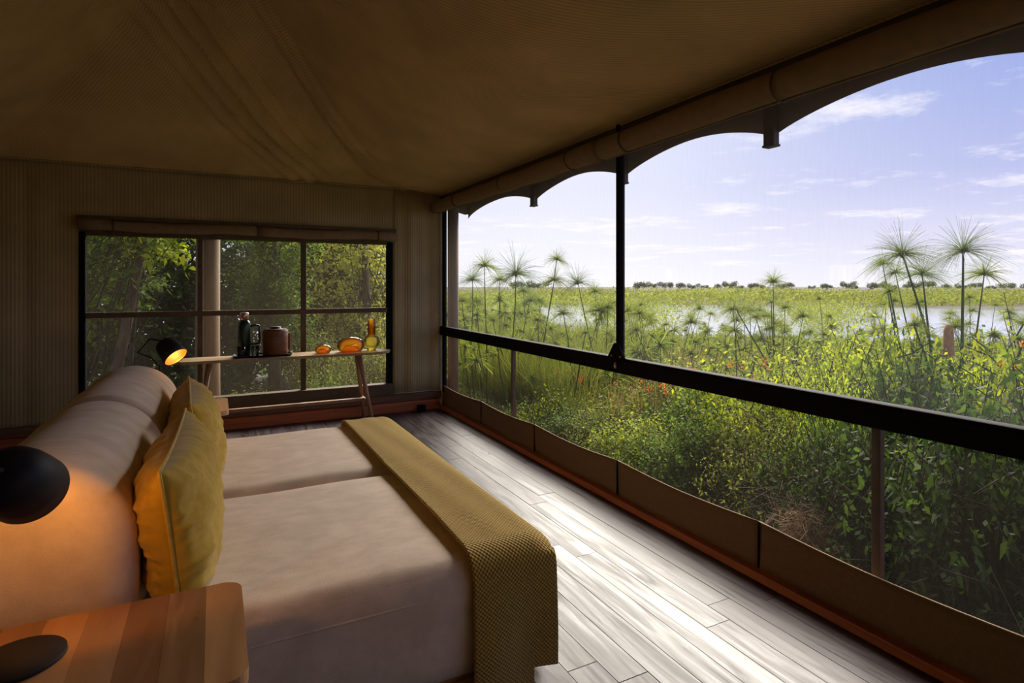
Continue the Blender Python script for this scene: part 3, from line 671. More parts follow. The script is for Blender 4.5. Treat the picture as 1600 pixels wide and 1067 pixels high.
def amber(loc, a, b, h, label, mi=M_AMBERD):
    r = empty('glass_pebble', loc, label, 'ornament', 'amber glass pebbles on the console')
    prof = [(0, .001), (a*.62, .001)]+[(a*(.62+.38*math.sin(t_)) if t_ < PI/2 else a*math.sin(t_), h*.42*(1-math.cos(t_)) if t_ < PI/2 else h*(.42-.58*math.cos(t_))) for t_ in lin(.1, PI, 20)]
    o = lathe('outer_glass', prof, M_AMBER, r, n=44); o.scale.y = b/a
    prof2 = [(0, .006), (a*.55, .006)]+[(a*.62*math.cos(t_)**.6, .008+h*.42*math.sin(t_)) for t_ in lin(0, PI/2-.001, 12)]+[(0, .008+h*.42)]
    o = lathe('inner_glass', prof2, mi, r, n=40); o.scale.y = b/a
amber((1.03, 6.38, ZT+.001), .086, .07, .095, 'small amber glass pebble ornament on the console table')
amber((1.32, 6.38, ZT+.001), .145, .10, .165, 'large amber glass pebble ornament beside the yellow vase')
vz = empty('vase', (1.555, 6.42, ZT+.001), 'yellow glass bottle vase with round belly and straight neck', 'vase')
lathe('vase_glass', [(0, 0), (.045, 0), (.05, .012), (.042, .022)]+[(.03+.058*math.sin(a)**.8, .028+.068*(1-math.cos(a))) for a in lin(.35, 2.55, 16)]+[(.040, .165), (.040, .345), (.044, .352), (.036, .352), (.034, .345), (.034, .17)], M_YEL, vz, n=40)
lathe('neck_sleeve', [(.0405, .172), (.0425, .175), (.0425, .335), (.0405, .338)], M_AMBER, vz, n=32)

# ------------------------------------------------------------------ outside: ground and water
def ground_z(x, y):
    d = math.hypot(x, y)
    return float(np.interp(d, [0, 4, 12, 26, 34, 84, 100, 400, 1500], [-.5, -.5, -.75, -1.3, -1.9, -1.9, -1.3, -1.1, -1.0]))+(.08*math.sin(x*.9)*math.cos(y*.8) if d < 26 else 0)
pol = []
rr_ = [3, 4, 5, 6.5, 8, 10, 12, 15, 18, 22, 26, 30, 34, 45, 60, 84, 100, 120, 250, 500, 1500]; aa = lin(-PI*.55, PI*.95, 90)
gm = grid_mesh('ground', lambda a, r: (r*math.sin(a+PI/2*0)*1, r*math.cos(a), ground_z(r*math.sin(a), r*math.cos(a))), aa, rr_)
g = link('ground', gm, M_SOIL); g['kind'] = 'structure'
gb = box('ground', -12, 12, -12, 12, -.95, -.75, M_SOIL); gb['kind'] = 'structure'
m, t, b, N, L = newmat('lagoon_water'); setc(b, (.30, .33, .42), .12, 0, .8)
n = N('ShaderNodeTexNoise'); n.inputs['Scale'].default_value = 1.5; n.inputs['Detail'].default_value = 4; g_ = N('ShaderNodeNewGeometry'); mp = N('ShaderNodeMapping'); mp.inputs['Scale'].default_value = (.4, 1.2, 1); L(g_.outputs['Position'], mp.inputs[0]); L(mp.outputs[0], n.inputs['Vector'])
bp = N('ShaderNodeBump'); bp.inputs['Strength'].default_value = .15; L(n.outputs[0], bp.inputs['Height']); L(bp.outputs[0], b.inputs['Normal'])
wm_ = grid_mesh('water', lambda a, r: (r*math.sin(a), r*math.cos(a), -1.5), lin(-.1, PI*.7, 60), [24, 40, 60, 82, 105])
wo = link('water', wm_, m); wo['kind'] = 'structure'

# ------------------------------------------------------------------ foliage generators
def norm(a): return a/np.maximum(1e-9, np.linalg.norm(a, axis=1, keepdims=True))
def leaf_arrays(pos, nrm, size, asp=.45, droop=.25, curl=.12):
    n = len(pos); r = rng.normal(size=(n, 3)); t = norm(np.cross(nrm, r)); b = norm(np.cross(nrm, t)); s = size[:, None]
    tip = pos+t*s; tip[:, 2] -= droop*size; mid = pos+t*s*.45+nrm*s*curl*0
    V = np.stack([pos, mid+b*s*asp*.5-nrm*s*curl, tip, mid-b*s*asp*.5-nrm*s*curl], 1).reshape(-1, 3)
    F = (np.arange(n)[:, None]*4+np.array([0, 1, 2, 3])).astype(np.int32); return V, F
def blob_points(n, clusters, spread, hollow=.55):
    c = clusters[rng.integers(len(clusters), size=n)]; d = norm(rng.normal(size=(n, 3))); rad = (hollow+(1-hollow)*rng.random(n)**.6)[:, None]
    return c[:, :3]+d*rad*c[:, 3:4]*spread, d
def sprig_points(n, clusters, spread, per=7, ln=.25):
    """leaves arranged along little shoots, so the mass reads as foliage rather than confetti"""
    k = n//per; p0, d = blob_points(k, clusters, spread, .6); sh = norm(d+.6*rng.normal(size=(k, 3))+np.array([0, 0, .35])); L_ = ln*(.5+rng.random(k))
    q = np.linspace(0, 1, per); P_ = (p0[:, None]+sh[:, None]*L_[:, None, None]*q[None, :, None]).reshape(-1, 3)
    nr = norm(np.repeat(sh, per, 0)*.4+.9*rng.normal(size=(k*per, 3))*.7+np.array([0, 0, .9])); return P_, nr, (p0, sh, L_)
def stick_arrays(A, B, w0, w1=None):
    """three-sided sticks from A to B"""
    n = len(A); d = norm(B-A); r = rng.normal(size=(n, 3)); u = norm(np.cross(d, r)); v = np.cross(d, u); w1 = w0*.5 if w1 is None else w1
    w0 = np.broadcast_to(np.asarray(w0, float), (n,))[:, None]; w1 = np.broadcast_to(np.asarray(w1, float), (n,))[:, None]
    ang = [0, 2*PI/3, 4*PI/3]; V = np.stack([A+(u*math.cos(a)+v*math.sin(a))*w0 for a in ang]+[B+(u*math.cos(a)+v*math.sin(a))*w1 for a in ang], 1).reshape(-1, 3)
    base = (np.arange(n)*6)[:, None, None]; F = (base+np.array([[0, 1, 4, 3], [1, 2, 5, 4], [2, 0, 3, 5]])).reshape(-1, 4).astype(np.int32); return V, F
def cat_(parts):
    V = []; F = []; o = 0
    for v, f in parts: V.append(v); F.append(f+o); o += len(v)
    return np.concatenate(V), np.concatenate(F)
def make_bush_mesh(n, size, rx=1, rz=.8, asp=.5, nc=16, per=7, ln=.22):
    cl = []
    for i in range(nc):
        a = rng.uniform(0, 2*PI); r = rng.uniform(0, .75); h = rng.uniform(.15, .85)*(1-.35*r)
        cl.append((rx*r*math.cos(a), rx*r*math.sin(a), rz*h, rng.uniform(.24, .42)))
    cl = np.array(cl); P_, nr, sh = sprig_points(n, cl, 1.0, per, ln); P_[:, 2] = np.abs(P_[:, 2])
    lf = npmesh('foliage', *leaf_arrays(P_, nr, size*(.6+.8*rng.random(len(P_))), asp))
    p0, s, L_ = sh; k = min(len(p0), 500); A = np.concatenate([p0[:k], rng.normal(size=(60, 3))*[.25, .25, 0]]); B = np.concatenate([p0[:k]+s[:k]*L_[:k, None], cl[rng.integers(nc, size=60), :3]])
    tw = npmesh('twigs', *stick_arrays(A, B, .006)); return lf, tw
def place_bush(name, meshes, loc, sc_, rz, label, cat, group, mat, core=True):
    r = empty(name, loc, label, cat, group); r.rotation_euler.z = rz; r.scale = sc_
    a = link('foliage', meshes[0], None, r); a['kind'] = 'stuff'
    if not len(meshes[0].materials): meshes[0].materials.append(mat)
    b_ = link('twigs', meshes[1], None, r); b_['kind'] = 'stuff'
    if not len(meshes[1].materials): meshes[1].materials.append(M_BARKD)
    return r
BU = [make_bush_mesh(11000, .055), make_bush_mesh(11000, .05, asp=.6), make_bush_mesh(9000, .07, asp=.42), make_bush_mesh(13000, .038, asp=.5)]
for me_, mm in zip([b[0] for b in BU], (M_LEAF1, M_LEAF2, M_LEAF1, M_LEAF4)): me_.materials.append(mm)
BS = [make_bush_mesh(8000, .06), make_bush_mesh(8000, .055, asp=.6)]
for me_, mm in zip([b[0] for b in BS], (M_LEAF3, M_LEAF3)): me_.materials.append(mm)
def top_at(y): return float(np.interp(y, [-1, 1, 3, 5, 8, 12], [1.0, .95, .75, .25, -.02, -.1]))
G1 = 'leafy bushes in the tangle along the long screen'
k = 0
for row, (xa, step, dz) in enumerate(((4.15, .72, -.18), (4.85, .8, 0), (5.8, .95, .05), (7.0, 1.2, .05), (8.4, 1.5, .0))):
    y = .3+row*.5
    while y < 9.5+row*1.5:
        xx = xa+random.uniform(-.2, .2); yy = y+random.uniform(-.2, .2); tz = top_at(yy-row*.6)+dz+random.uniform(-.12, .10)-(.10*row if row > 2 else 0)
        gz = ground_z(xx, yy)-.1; h = max(.45, tz-gz); s = random.uniform(.62, .85)*(1+.12*row)
        dark = xx < 5.2 and yy < 3.0  # bushes here get darker leaves: the hollow's shade is in their colour
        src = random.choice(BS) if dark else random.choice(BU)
        mm = None
        if src is BU[3]: lb = 'fine leaved olive green bush in the tangle outside the long screen'; gp = 'fine leaved olive bushes outside the long screen'
        elif src is BU[1]: lb = 'round leaved mid green bush in the tangle outside the long screen'; gp = 'round leaved mid green bushes outside the long screen'
        elif dark: lb = 'dark bush with painted-in shade close outside the long screen at the right'; gp = 'dark bushes with painted-in shade close to the long screen'
        else: lb = 'bright yellow green leafy bush in the tangle outside the long screen'; gp = 'bright leafy bushes outside the long screen'
        cc, ss = math.cos(TH), math.sin(TH); pxx = 800+900*(xx*cc-yy*ss)/(xx*ss+yy*cc)
        zone = 'left of the centre post' if pxx < 940 else 'right of the centre post' if pxx < 1150 else 'mid screen' if pxx < 1360 else 'at the right edge'
        dep = 'closest to the skirt' if row < 1 else 'second row' if row < 2 else 'third row' if row < 3 else 'by the marsh'
        lb = lb.split(' in the tangle')[0].split(' close outside')[0]+' '+zone+', '+dep; gp = gp+' '+zone+' '+dep
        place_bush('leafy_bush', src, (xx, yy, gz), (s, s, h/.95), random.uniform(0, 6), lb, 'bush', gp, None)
        y += step*random.uniform(.85, 1.2); k += 1
# feathery bright vine hanging between rail and skirt
fe = make_bush_mesh(15000, .035, asp=.35, per=14, ln=.3, rx=.8); fe[0].materials.append(M_FEATH)
p = at(1300, 690, 4.6); place_bush('feathery_vine', fe, (p.x, p.y, ground_z(p.x, p.y)), (.42, .42, 1.25), 0, 'bright feathery green vine mound below the black rail right of centre', 'vine', None, None)
fe2 = make_bush_mesh(9000, .04, asp=.35, per=14, ln=.3, rx=.8); fe2[0].materials.append(M_FEATH)
p = at(1225, 740, 4.9); place_bush('feathery_vine', fe2, (p.x, p.y, ground_z(p.x, p.y)), (.5, .5, .75), 1, 'low bright feathery vine above the dry grass nest', 'vine', None, None)
# dry grass nest, branch
n_ = 900; c = np.array(at(1262, 835, 3.95)); A = c+rng.normal(size=(n_, 3))*[.11, .11, .09]; D = norm(rng.normal(size=(n_, 3))); B = A+D*.11
o = link('dry_grass_clump', npmesh('dry_grass', *stick_arrays(A, B, .0022, .001)), M_GRASSB); tag(o, 'pinkish dry grass clump close outside the screen skirt', 'dry grass', kind='stuff')
pa, pb = at(1196, 818, 4.3), at(1252, 783, 4.9)
o = tube('fallen_branch', [tuple(pa-Vector((0, 0, .03))), tuple((pa+pb)/2+Vector((0, 0, .02))), tuple(pb)], [.03, .026, .016], M_TWIG, None, 10); tag(o, 'short pale fallen branch next to the dry grass clump', 'branch')
pa, pb = at(1480, 945, 3.9), at(1600, 900, 4.2)
o = tube('fallen_branch', [tuple(pa), tuple((pa+pb)/2+Vector((0, .05, -.02))), tuple(pb+(pb-pa))], [.03, .035, .03], M_BARK, None, 10); tag(o, 'dark fallen branch at the bottom right beyond the skirt', 'branch')
# tangle of dead stems in the shaded hollow
n_ = 700; A = np.stack([rng.uniform(3.5, 4.3, n_), rng.uniform(.6, 3.2, n_), rng.uniform(-.55, .1, n_)], 1); D = norm(rng.normal(size=(n_, 3))*[.5, .6, 1]); B = A+D*rng.uniform(.15, .5, n_)[:, None]
o = link('dead_stems', npmesh('dead_stems', *stick_arrays(A, B, .003, .0015)), M_BARKD); tag(o, 'thin dead stems in the dark hollow beyond the skirt', 'dead stems', kind='stuff')
# young plants with large leaves at the lower right: each leaf its own part
def leaf_mesh(name, L_, W_):
    V = []; F = []
    for i in range(7):
        q = i/6; ww = W_*math.sin(PI*min(1, q*1.02+.02))**.75*.5; zc_ = .12*L_*math.sin(q*PI)-.18*L_*q*q
        V += [(q*L_, -ww, zc_+.15*ww), (q*L_, 0, zc_-.06*W_), (q*L_, ww, zc_+.15*ww)]
    for i in range(6):
        a = i*3; F += [(a, a+3, a+4, a+1), (a+1, a+4, a+5, a+2)]
    me_ = npmesh(name, V, F); me_.materials.append(M_LEAF1); me_.polygons.foreach_set('use_smooth', [True]*len(F)); return me_
LM = leaf_mesh('leaf', .13, .065)
def young(px, py, t, n, h, s, label):
    p = at(px, py, t); r = empty('broad_leaved_plant', (p.x, p.y, p.z-h), label, 'plant')
    tube('stem', [(0, 0, 0), (.02, .01, h*.5), (0, -.03, h*1.05)], [.006, .005, .003], M_STEM, r, 6)
    for i in range(n):
        o = link('leaf', LM, None, r); q = .35+.65*i/max(1, n-1); o.location = (.01, 0, h*q); o.rotation_euler = (random.uniform(-.4, .4), random.uniform(-.5, .35), i*2.4+random.uniform(-.3, .3)); o.scale = (s*random.uniform(.7, 1.15),)*3
young(1500, 880, 3.9, 8, .35, .75, 'broad leaved seedling in the dark hollow above the skirt')
young(1535, 935, 3.6, 8, .3, .75, 'broad leaved plant just above the skirt at the right')
young(1400, 700, 4.0, 9, .5, .8, 'broad leaved shoot under the black rail beside the pole')
young(1545, 800, 3.8, 9, .45, .8, 'broad leaved shoot at the right edge in the shade')
young(1300, 830, 4.0, 5, .2, .6, 'small shoot at the right side of the dry grass clump')
young(1590, 975, 3.4, 7, .2, .7, 'bright leaved plant at the lower right corner of the screen')
# red flowers
def flowers(n, y0, y1, x0, x1, label):
    r = empty('red_flowers', ((x0+x1)/2, (y0+y1)/2, 0), label, 'flowers'); V = []; F = []
    P_ = []
    for i in range(n):
        xx = random.uniform(x0, x1); yy = random.uniform(y0, y1); P_.append((xx-(x0+x1)/2, yy-(y0+y1)/2, top_at(yy-(xx-4.5)*.5)+random.uniform(-.08, .22)))
    P_ = np.array(P_); q = np.repeat(P_, 12, 0)+rng.normal(size=(n*12, 3))*.018
    o = link('blossoms', npmesh('blossoms', *leaf_arrays(q, norm(rng.normal(size=q.shape)), np.full(len(q), .022), .9)), M_FLOWER, r); o['kind'] = 'stuff'
    o = link('flower_stems', npmesh('flower_stems', *stick_arrays(P_-np.array([0, 0, .3]), P_, .003)), M_STEM, r); o['kind'] = 'stuff'
flowers(45, 4.2, 7.5, 4.3, 6.0, 'small red flowers dotted over the bushes right of the centre post')
flowers(9, 1.0, 2.6, 5.0, 6.5, 'few orange red flowers among the reeds at the right edge')

# ------------------------------------------------------------------ papyrus
def umbel_arrays(nr, seg, w, droop=.35, up=.15):
    V = []; F = []; o = 0
    el = np.arcsin(rng.uniform(-.25, 1, nr)); az = rng.uniform(0, 2*PI, nr); ln = rng.uniform(.75, 1.05, nr)
    D = np.stack([np.cos(el)*np.cos(az), np.cos(el)*np.sin(az), np.sin(el)], 1); side = norm(np.cross(D, rng.normal(size=(nr, 3))))
    for i in range(seg+1):
        q = i/seg; P_ = D*ln[:, None]*q; P_[:, 2] -= droop*q*q*np.cos(el); ww = w*(1-.6*q)
        V.append(P_-side*ww); V.append(P_+side*ww)
    V = np.stack(V, 1).reshape(-1, 3); K = 2*(seg+1); b0 = (np.arange(nr)*K)[:, None, None]
    F = (b0+np.array([[2*i, 2*i+1, 2*i+3, 2*i+2] for i in range(seg)])).reshape(-1, 4).astype(np.int32); return V, F
UM = []
for i in range(4):
    me_ = npmesh('umbel', *umbel_arrays(300, 4, .0045, .42)); me_.materials.append(M_PAP); UM.append(me_)
UMM = []
for i in range(4):
    me_ = npmesh('umbel', *umbel_arrays(190, 3, .010, .45)); me_.materials.append(M_PAPF); UMM.append(me_)
def papyrus(head, base, r, label, group=None, um=None, sr=.012, tilt=0):
    hd = Vector(head); bs = Vector(base); root = empty('papyrus', bs, label, 'papyrus', group)
    mid = (hd-bs)*.5; mid.x += random.uniform(-.06, .06)+.0; pts = [(0, 0, 0), tuple(mid*.5), tuple(mid), tuple((hd-bs)*.8+Vector((0, 0, .01))), tuple(hd-bs)]
    tube('stem', pts, [sr*1.2, sr*1.1, sr, sr*.8, sr*.55], M_STEM, root, 6)
    o = link('umbel', um or random.choice(UM if r > .33 else UMM), None, root); o.location = hd-bs; o.scale = (r,)*3; o.rotation_euler = (random.uniform(-.2, .2), random.uniform(-.2, .2), random.uniform(0, 6))
    hb = lathe('umbel_hub', [(0, -.05), (.018, -.03), (.03, .0), (.035, .02), (0, .05)], M_STEM, root, tuple(hd-bs), n=8); hb.scale = (min(1, r*2),)*3
    return root
def pap(px, py, bx_, by_, t, r, label, group=None, sr=.012):
    h = at(px, py, t); b = at(bx_, by_, t); gz = ground_z(b.x, b.y); 
    if (h.z-b.z) > .1:
        k_ = (h.z-gz)/(h.z-b.z); b = h+(b-h)*k_
    return papyrus(h, b, r, label, group, sr=sr)
pap(1410, 397, 1478, 615, 5.6, .42, 'tall papyrus with a wide umbel leaning right, near the right edge', sr=.014)
pap(1505, 392, 1503, 610, 5.6, .40, 'tall upright papyrus with a wide umbel nearest the right edge', sr=.016)
pap(1441, 428, 1458, 590, 6.2, .36, 'papyrus with a dense umbel between the two tallest ones', sr=.014)
pap(1538, 428, 1516, 600, 6.4, .30, 'slim papyrus with a small umbel right of the tallest pair', sr=.011)
pap(1390, 455, 1418, 600, 6.4, .20, 'short papyrus with a brownish hub left of the tallest pair', sr=.014)
pap(1379, 412, 1412, 600, 7.2, .22, 'thin papyrus just left of the tallest leaning one', sr=.010)
pap(1399, 426, 1440, 620, 7.0, .22, 'papyrus with an open umbel behind the leaning one', sr=.010)
pap(1208, 440, 1209, 560, 8.2, .26, 'lone papyrus with a flat umbel in the middle of the screen', sr=.009)
pap(1205, 472, 1208, 570, 8.0, .10, 'papyrus bud just below the lone umbel', sr=.009)
pap(1150, 483, 1215, 600, 7.5, .14, 'papyrus leaning strongly right below the lone umbel', sr=.011)
for i, (hx, hy, bx_, by_) in enumerate(((1600, 505, 1518, 640), (1612, 500, 1560, 640), (1428, 508, 1460, 600), (1640, 480, 1580, 640))):
    pap(hx, hy, bx_, by_, 5.2, .16, 'papyrus stalk bending out of the frame at the right edge', 'papyrus stalks bending at the right edge', .014)
GL = 'papyrus left of the centre post'
for hx, hy, bx_, t_, r_ in ((738, 437, 742, 9.5, .30), (757, 415, 760, 9.0, .26), (806, 428, 803, 8.5, .42), (870, 405, 845, 9.5, .22), (866, 437, 838, 9.0, .26), (903, 442, 935, 9.0, .30),
                            (770, 500, 790, 8.5, .16), (722, 470, 735, 9, .2), (780, 437, 782, 11, .24), (828, 470, 800, 9.5, .28), (840, 500, 845, 8.7, .22), (930, 455, 935, 11, .22),
                            (880, 490, 900, 8.7, .22), (745, 470, 752, 10, .24), (950, 480, 945, 9.4, .24), (915, 520, 900, 8, .14), (818, 455, 826, 12, .28)):
    pap(hx, hy, bx_, 600, t_, r_*1.25, 'papyrus with a round umbel left of the centre post', GL, .010)
GM = 'papyrus standing in the marsh right of the centre post'
for i in range(46):
    hx = random.uniform(990, 1620); hy = random.gauss(500, 20); t_ = random.uniform(6.5, 12)
    zn = 'just right of the centre post' if hx < 1110 else 'around the lone flat umbel' if hx < 1260 else 'left of the tallest leaning papyrus' if hx < 1400 else 'among the tallest pair' if hx < 1530 else 'at the right edge'
    sz = 'head high against the water' if hy < 500 else 'low in the green'
    pap(hx, max(462, hy), hx+random.uniform(-45, 50), 620, t_, random.uniform(.14, .30), 'medium papyrus '+zn+', '+sz, 'medium papyrus '+zn+' '+sz, .007)
# 230 more, one mesh each, further out
PV = []
for i in range(6):
    uv_, uf_ = umbel_arrays(110, 3, .03, .45); uv_ = uv_*.30+np.array([0, 0, 2.0]); sv, sf = stick_arrays(np.array([[0, 0, 0.], [.05*i*.3, 0, 1.0]]), np.array([[.05*i*.3, 0, 1.0], [0, 0, 2.0]]), .012, .010)
    me_ = npmesh('papyrus', *cat_([(uv_, uf_), (sv, sf)])); me_.materials.append(M_PAPF); PV.append(me_)
cnt = 0
while cnt < 233:
    px = random.uniform(700, 1640); t_ = random.uniform(9.5, 26); a_ = at(px, 447, t_); gz = ground_z(a_.x, a_.y)
    hz = random.uniform(1.25, 1.95) if px < 990 else random.uniform(.75, 1.55)*(1 if t_ < 15 else .8)
    if 850 < px < 930 and t_ > 12 and hz > 1.3: hz = 1.0
    o = link('papyrus', PV[cnt % 6], None); o.location = (a_.x, a_.y, gz); s_ = hz/2.0; o.scale = (s_*1.1, s_*1.1, s_*1.05); o.rotation_euler = (random.gauss(0, .17), random.gauss(0, .17), random.uniform(0, 6))
    zn = 'left of the centre post' if px < 970 else 'just right of the centre post' if px < 1130 else 'in the middle of the marsh view' if px < 1330 else 'behind the tallest papyrus' if px < 1520 else 'at the right edge'
    dp = 'in the nearer marsh' if t_ < 14 else 'halfway to the water' if t_ < 20 else 'at the water side'
    tag(o, 'distant papyrus '+zn+', '+dp, 'papyrus', 'distant papyrus '+zn+' '+dp); cnt += 1
# the rest of the marsh heads, too many to count: one mesh
parts = []
for i in range(1500):
    px = random.uniform(690, 1660); t_ = random.uniform(8, 30); a_ = at(px, 447, t_); gz = ground_z(a_.x, a_.y); hz = random.uniform(.8, 1.75) if px < 850 else (random.uniform(.7, 1.3) if px < 1040 else random.uniform(.5, 1.15))
    if t_ > 15 and px > 850: hz *= .62
    r = random.uniform(.16, .34); uv_, uf_ = umbel_arrays(46, 2, .045, .5); hd = np.array([a_.x+random.gauss(0, .15), a_.y+random.gauss(0, .15), gz+hz]); parts.append((uv_*r+hd, uf_)); parts.append(stick_arrays(np.array([[a_.x, a_.y, gz]]), hd[None], .010, .006))
o = link('papyrus_mass', npmesh('papyrus_mass', *cat_(parts)), M_PAPF); tag(o, 'mass of pale green papyrus tops filling the marsh', 'papyrus', kind='stuff')
# marsh grass
def grass(n, t0, t1, px0, px1, h0, h1, w, mat, label, name, bias=1.0, seg=2):
    px = rng.uniform(px0, px1, n); t_ = t0+(t1-t0)*rng.random(n)**bias; u = (px-800)/900; s, c = math.sin(TH), math.cos(TH)
    X = np.maximum((s+u*c)*t_, 4.3); Y = (c-u*s)*t_; Z = np.array([ground_z(a, b) for a, b in zip(X, Y)]); h = rng.uniform(h0, h1, n); lean = rng.normal(size=(n, 2))*.22*h[:, None]
    P0 = np.stack([X, Y, Z], 1); P2 = P0+np.concatenate([lean, h[:, None]], 1); P1 = P0+np.concatenate([lean*.3, h[:, None]*.55], 1)
    a = rng.uniform(0, PI, n); sd = np.stack([np.cos(a), np.sin(a), 0*a], 1)*(w*(.6+.8*rng.random(n))*(.6+t_/30))[:, None]
    V = np.stack([P0-sd, P0+sd, P1+sd*.8, P1-sd*.8, P2+sd*.1, P2-sd*.1], 1).reshape(-1, 3); b0 = (np.arange(n)*6)[:, None, None]
    F = (b0+np.array([[0, 1, 2, 3], [3, 2, 4, 5]])).reshape(-1, 4).astype(np.int32)
    o = link(name, npmesh(name, V, F), mat); tag(o, label, 'grass', kind='stuff')
grass(42000, 7, 24, 700, 1750, .45, .85, .006, M_GRASS, 'yellow green marsh grass filling the ground beyond the bushes', 'marsh_grass', .9)
grass(9000, 7, 16, 940, 1300, .5, 1.0, .005, M_GRASSB, 'brownish dry reeds beyond the rail in the middle', 'dry_reeds')
grass(9000, 8, 20, 700, 960, .9, 1.6, .006, M_GRASS, 'tall pale reeds left of the centre post', 'tall_reeds')
# far bank of reeds
n_ = 60000; px = rng.uniform(500, 1900, n_); t_ = 81+rng.random(n_)**1.3*90; u = (px-800)/900; X = (math.sin(TH)+u*math.cos(TH))*t_; Y = (math.cos(TH)-u*math.sin(TH))*t_
P0 = np.stack([X, Y, -1.5+rng.random(n_)*(2.1+.5*np.sin(X*.11)+.3*np.sin(Y*.23))], 1)
o = link('far_reed_bank', npmesh('far_reed_bank', *leaf_arrays(P0, norm(rng.normal(size=(n_, 3))+[0, 0, .6]), rng.uniform(.25, .6, n_), .6)), M_BANK); tag(o, 'green reed bank on the far side of the lagoon', 'reeds', kind='stuff')
# reeds islands in the water
n_ = 15000; px = np.concatenate([rng.normal(700, 60, n_//3), rng.normal(985, 45, n_//3), rng.normal(1290, 40, n_//3)]); t_ = 36+rng.random(n_)*25; u = (px-800)/900; X = (math.sin(TH)+u*math.cos(TH))*t_; Y = (math.cos(TH)-u*math.sin(TH))*t_
P0 = np.stack([X, Y, -1.5+rng.random(n_)*1.6], 1)
o = link('reed_islets', npmesh('reed_islets', *leaf_arrays(P0, norm(rng.normal(size=(n_, 3))+[0, 0, .4]), rng.uniform(.1, .3, n_), .4)), M_BANK); tag(o, 'reed islets standing in the lagoon water', 'reeds', kind='stuff')
# far trees on the horizon
FT = []
for i in range(3):
    cl = np.array([(rng.normal()*.5, rng.normal()*.3, .55+rng.random()*.35, .38) for _ in range(6)]); P_, d = blob_points(700, cl, 1, .3); me_ = npmesh('far_tree', *leaf_arrays(P_, norm(rng.normal(size=P_.shape)), np.full(len(P_), .14), .8)); me_.materials.append(M_FARTREE); FT.append(me_)
for i in range(34):
    px = 1000+i*20+random.uniform(-9, 9) if i < 31 else random.uniform(700, 960); t_ = random.uniform(300, 420); a_ = at(px, 447, t_); o = link('far_tree', FT[i % 3], None); s_ = random.uniform(2.0, 4.6); o.location = (a_.x, a_.y, -1.0); o.scale = (s_*random.uniform(1, 2), s_, s_*1.1); o.rotation_euler.z = random.uniform(-.4, .4)
    tag(o, 'tiny dark tree on the horizon across the lagoon', 'tree', 'tiny trees on the horizon')
# rusty stump among papyrus
p = at(1482, 570, 7.6); hgt = .06*7.6
st = lathe('rusty_stump', [(0, -.9), (.075, -.9), (.068, .05), (.055, .33), (.03, .40), (0, .41)], plain('rusty_bark', (.50, .24, .12), .9, nscale=20), None, (p.x, p.y, p.z+.13), n=14); tag(st, 'reddish brown stump standing among the right papyrus', 'stump')

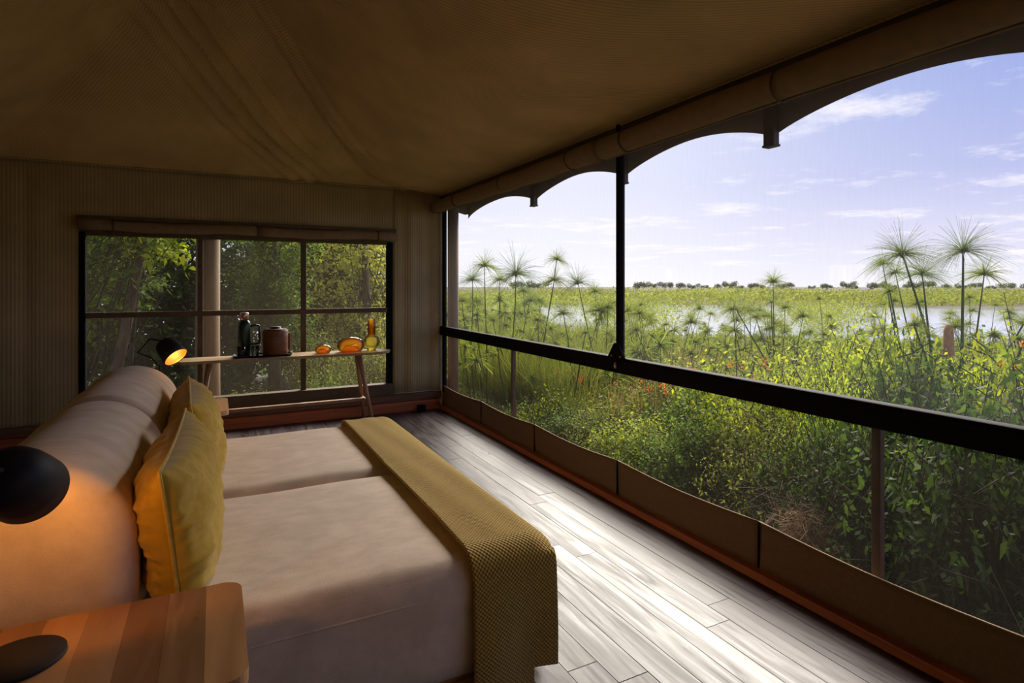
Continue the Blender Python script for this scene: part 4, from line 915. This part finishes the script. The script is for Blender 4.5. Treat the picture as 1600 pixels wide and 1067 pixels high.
# ------------------------------------------------------------------ trees behind the back window
def tree(name, x, y, h, r, n, size, mat, label, group=None, trunk=.10, lean=(0, 0), cz=None, rzf=1.0, asp=.5):
    gz = -.55; root = empty(name, (x, y, gz), label, 'tree', group); cl = []
    for i in range(22):
        a = random.uniform(0, 2*PI); q = random.uniform(0, .85)*r; zz = random.uniform(.12 if cz is None else cz, .95)*h; cl.append((q*math.cos(a)+lean[0]*zz/h, q*math.sin(a)+lean[1]*zz/h, zz, random.uniform(.35, .55)*r*.85))
    cl = np.array(cl); P_, nr, sh = sprig_points(n, cl, 1, 7, .25)
    f_ = link('foliage', npmesh('foliage', *leaf_arrays(P_, nr, size*(.6+.8*rng.random(len(P_))), asp)), mat, root); f_['kind'] = 'stuff'
    tube('trunk', [(0, 0, 0), (lean[0]*.3+.05, lean[1]*.3, h*.35), (lean[0]*.7, lean[1]*.7, h*.7), (lean[0], lean[1], h*.95)], [trunk, trunk*.85, trunk*.6, trunk*.25], M_BARK, root, 10)
    k_ = 60; A = np.stack([np.zeros(k_), np.zeros(k_), rng.uniform(.2, .8, k_)*h], 1)+rng.normal(size=(k_, 3))*r*.25; B = cl[rng.integers(len(cl), size=k_), :3]+rng.normal(size=(k_, 3))*.2
    b_ = link('branches', npmesh('branches', *stick_arrays(A, B, .010, .003)), M_BARKD, root); b_['kind'] = 'stuff'
    return root
tree('broad_leaved_tree', -1.9, 9.6, 3.9, 1.1, 9000, .10, M_LEAF2, 'leafy tree at the left of the back window', cz=.45)
tree('leaning_tree', -1.30, 8.9, 4.2, .7, 3500, .10, M_LEAF1, 'tree with a pale leaning trunk in the left pane of the back window', trunk=.075, lean=(.75, .1), cz=.62)
tree('creeper_clad_tree', .78, 9.4, 4.0, .62, 16000, .055, M_LEAF2, 'tree clad in dense hanging creeper in the middle pane of the back window', cz=.30)
tree('sun_painted_tree', 2.45, 10.6, 3.6, 1.3, 12000, .075, M_LEAFP, 'pale tree with sunlight painted into its leaves in the right pane of the back window', cz=.2)
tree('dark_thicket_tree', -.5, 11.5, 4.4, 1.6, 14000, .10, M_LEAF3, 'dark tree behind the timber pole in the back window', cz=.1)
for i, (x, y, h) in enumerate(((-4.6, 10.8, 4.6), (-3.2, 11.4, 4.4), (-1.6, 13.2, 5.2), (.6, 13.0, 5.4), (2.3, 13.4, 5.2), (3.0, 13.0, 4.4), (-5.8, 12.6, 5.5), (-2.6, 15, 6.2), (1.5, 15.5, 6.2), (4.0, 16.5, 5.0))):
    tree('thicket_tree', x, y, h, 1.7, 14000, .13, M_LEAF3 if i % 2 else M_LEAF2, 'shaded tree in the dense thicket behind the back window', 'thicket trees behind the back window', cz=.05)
for i, (x, y, s, h, src) in enumerate(((-1.9, 8.4, .8, .9, BS[0]), (-.9, 8.3, .7, .75, BS[1]), (.3, 8.2, .6, .72, BU[0]), (1.2, 8.1, .6, .9, BU[1]), (2.0, 8.5, .8, 1.3, BU[3]), (2.7, 8.9, .8, 1.6, BU[3]), (1.6, 9.4, .9, 1.4, BU[3]), (.0, 9.3, .8, 1.1, BS[1]), (3.1, 9.8, .8, 1.3, BU[0]), (-2.8, 8.8, .9, 1.2, BS[0]))):
    place_bush('undergrowth_bush', src, (x, y, -.6), (s, s, h), i*1.1, 'undergrowth bush in front of the trees behind the back window', 'bush', 'undergrowth bushes behind the back window', None)
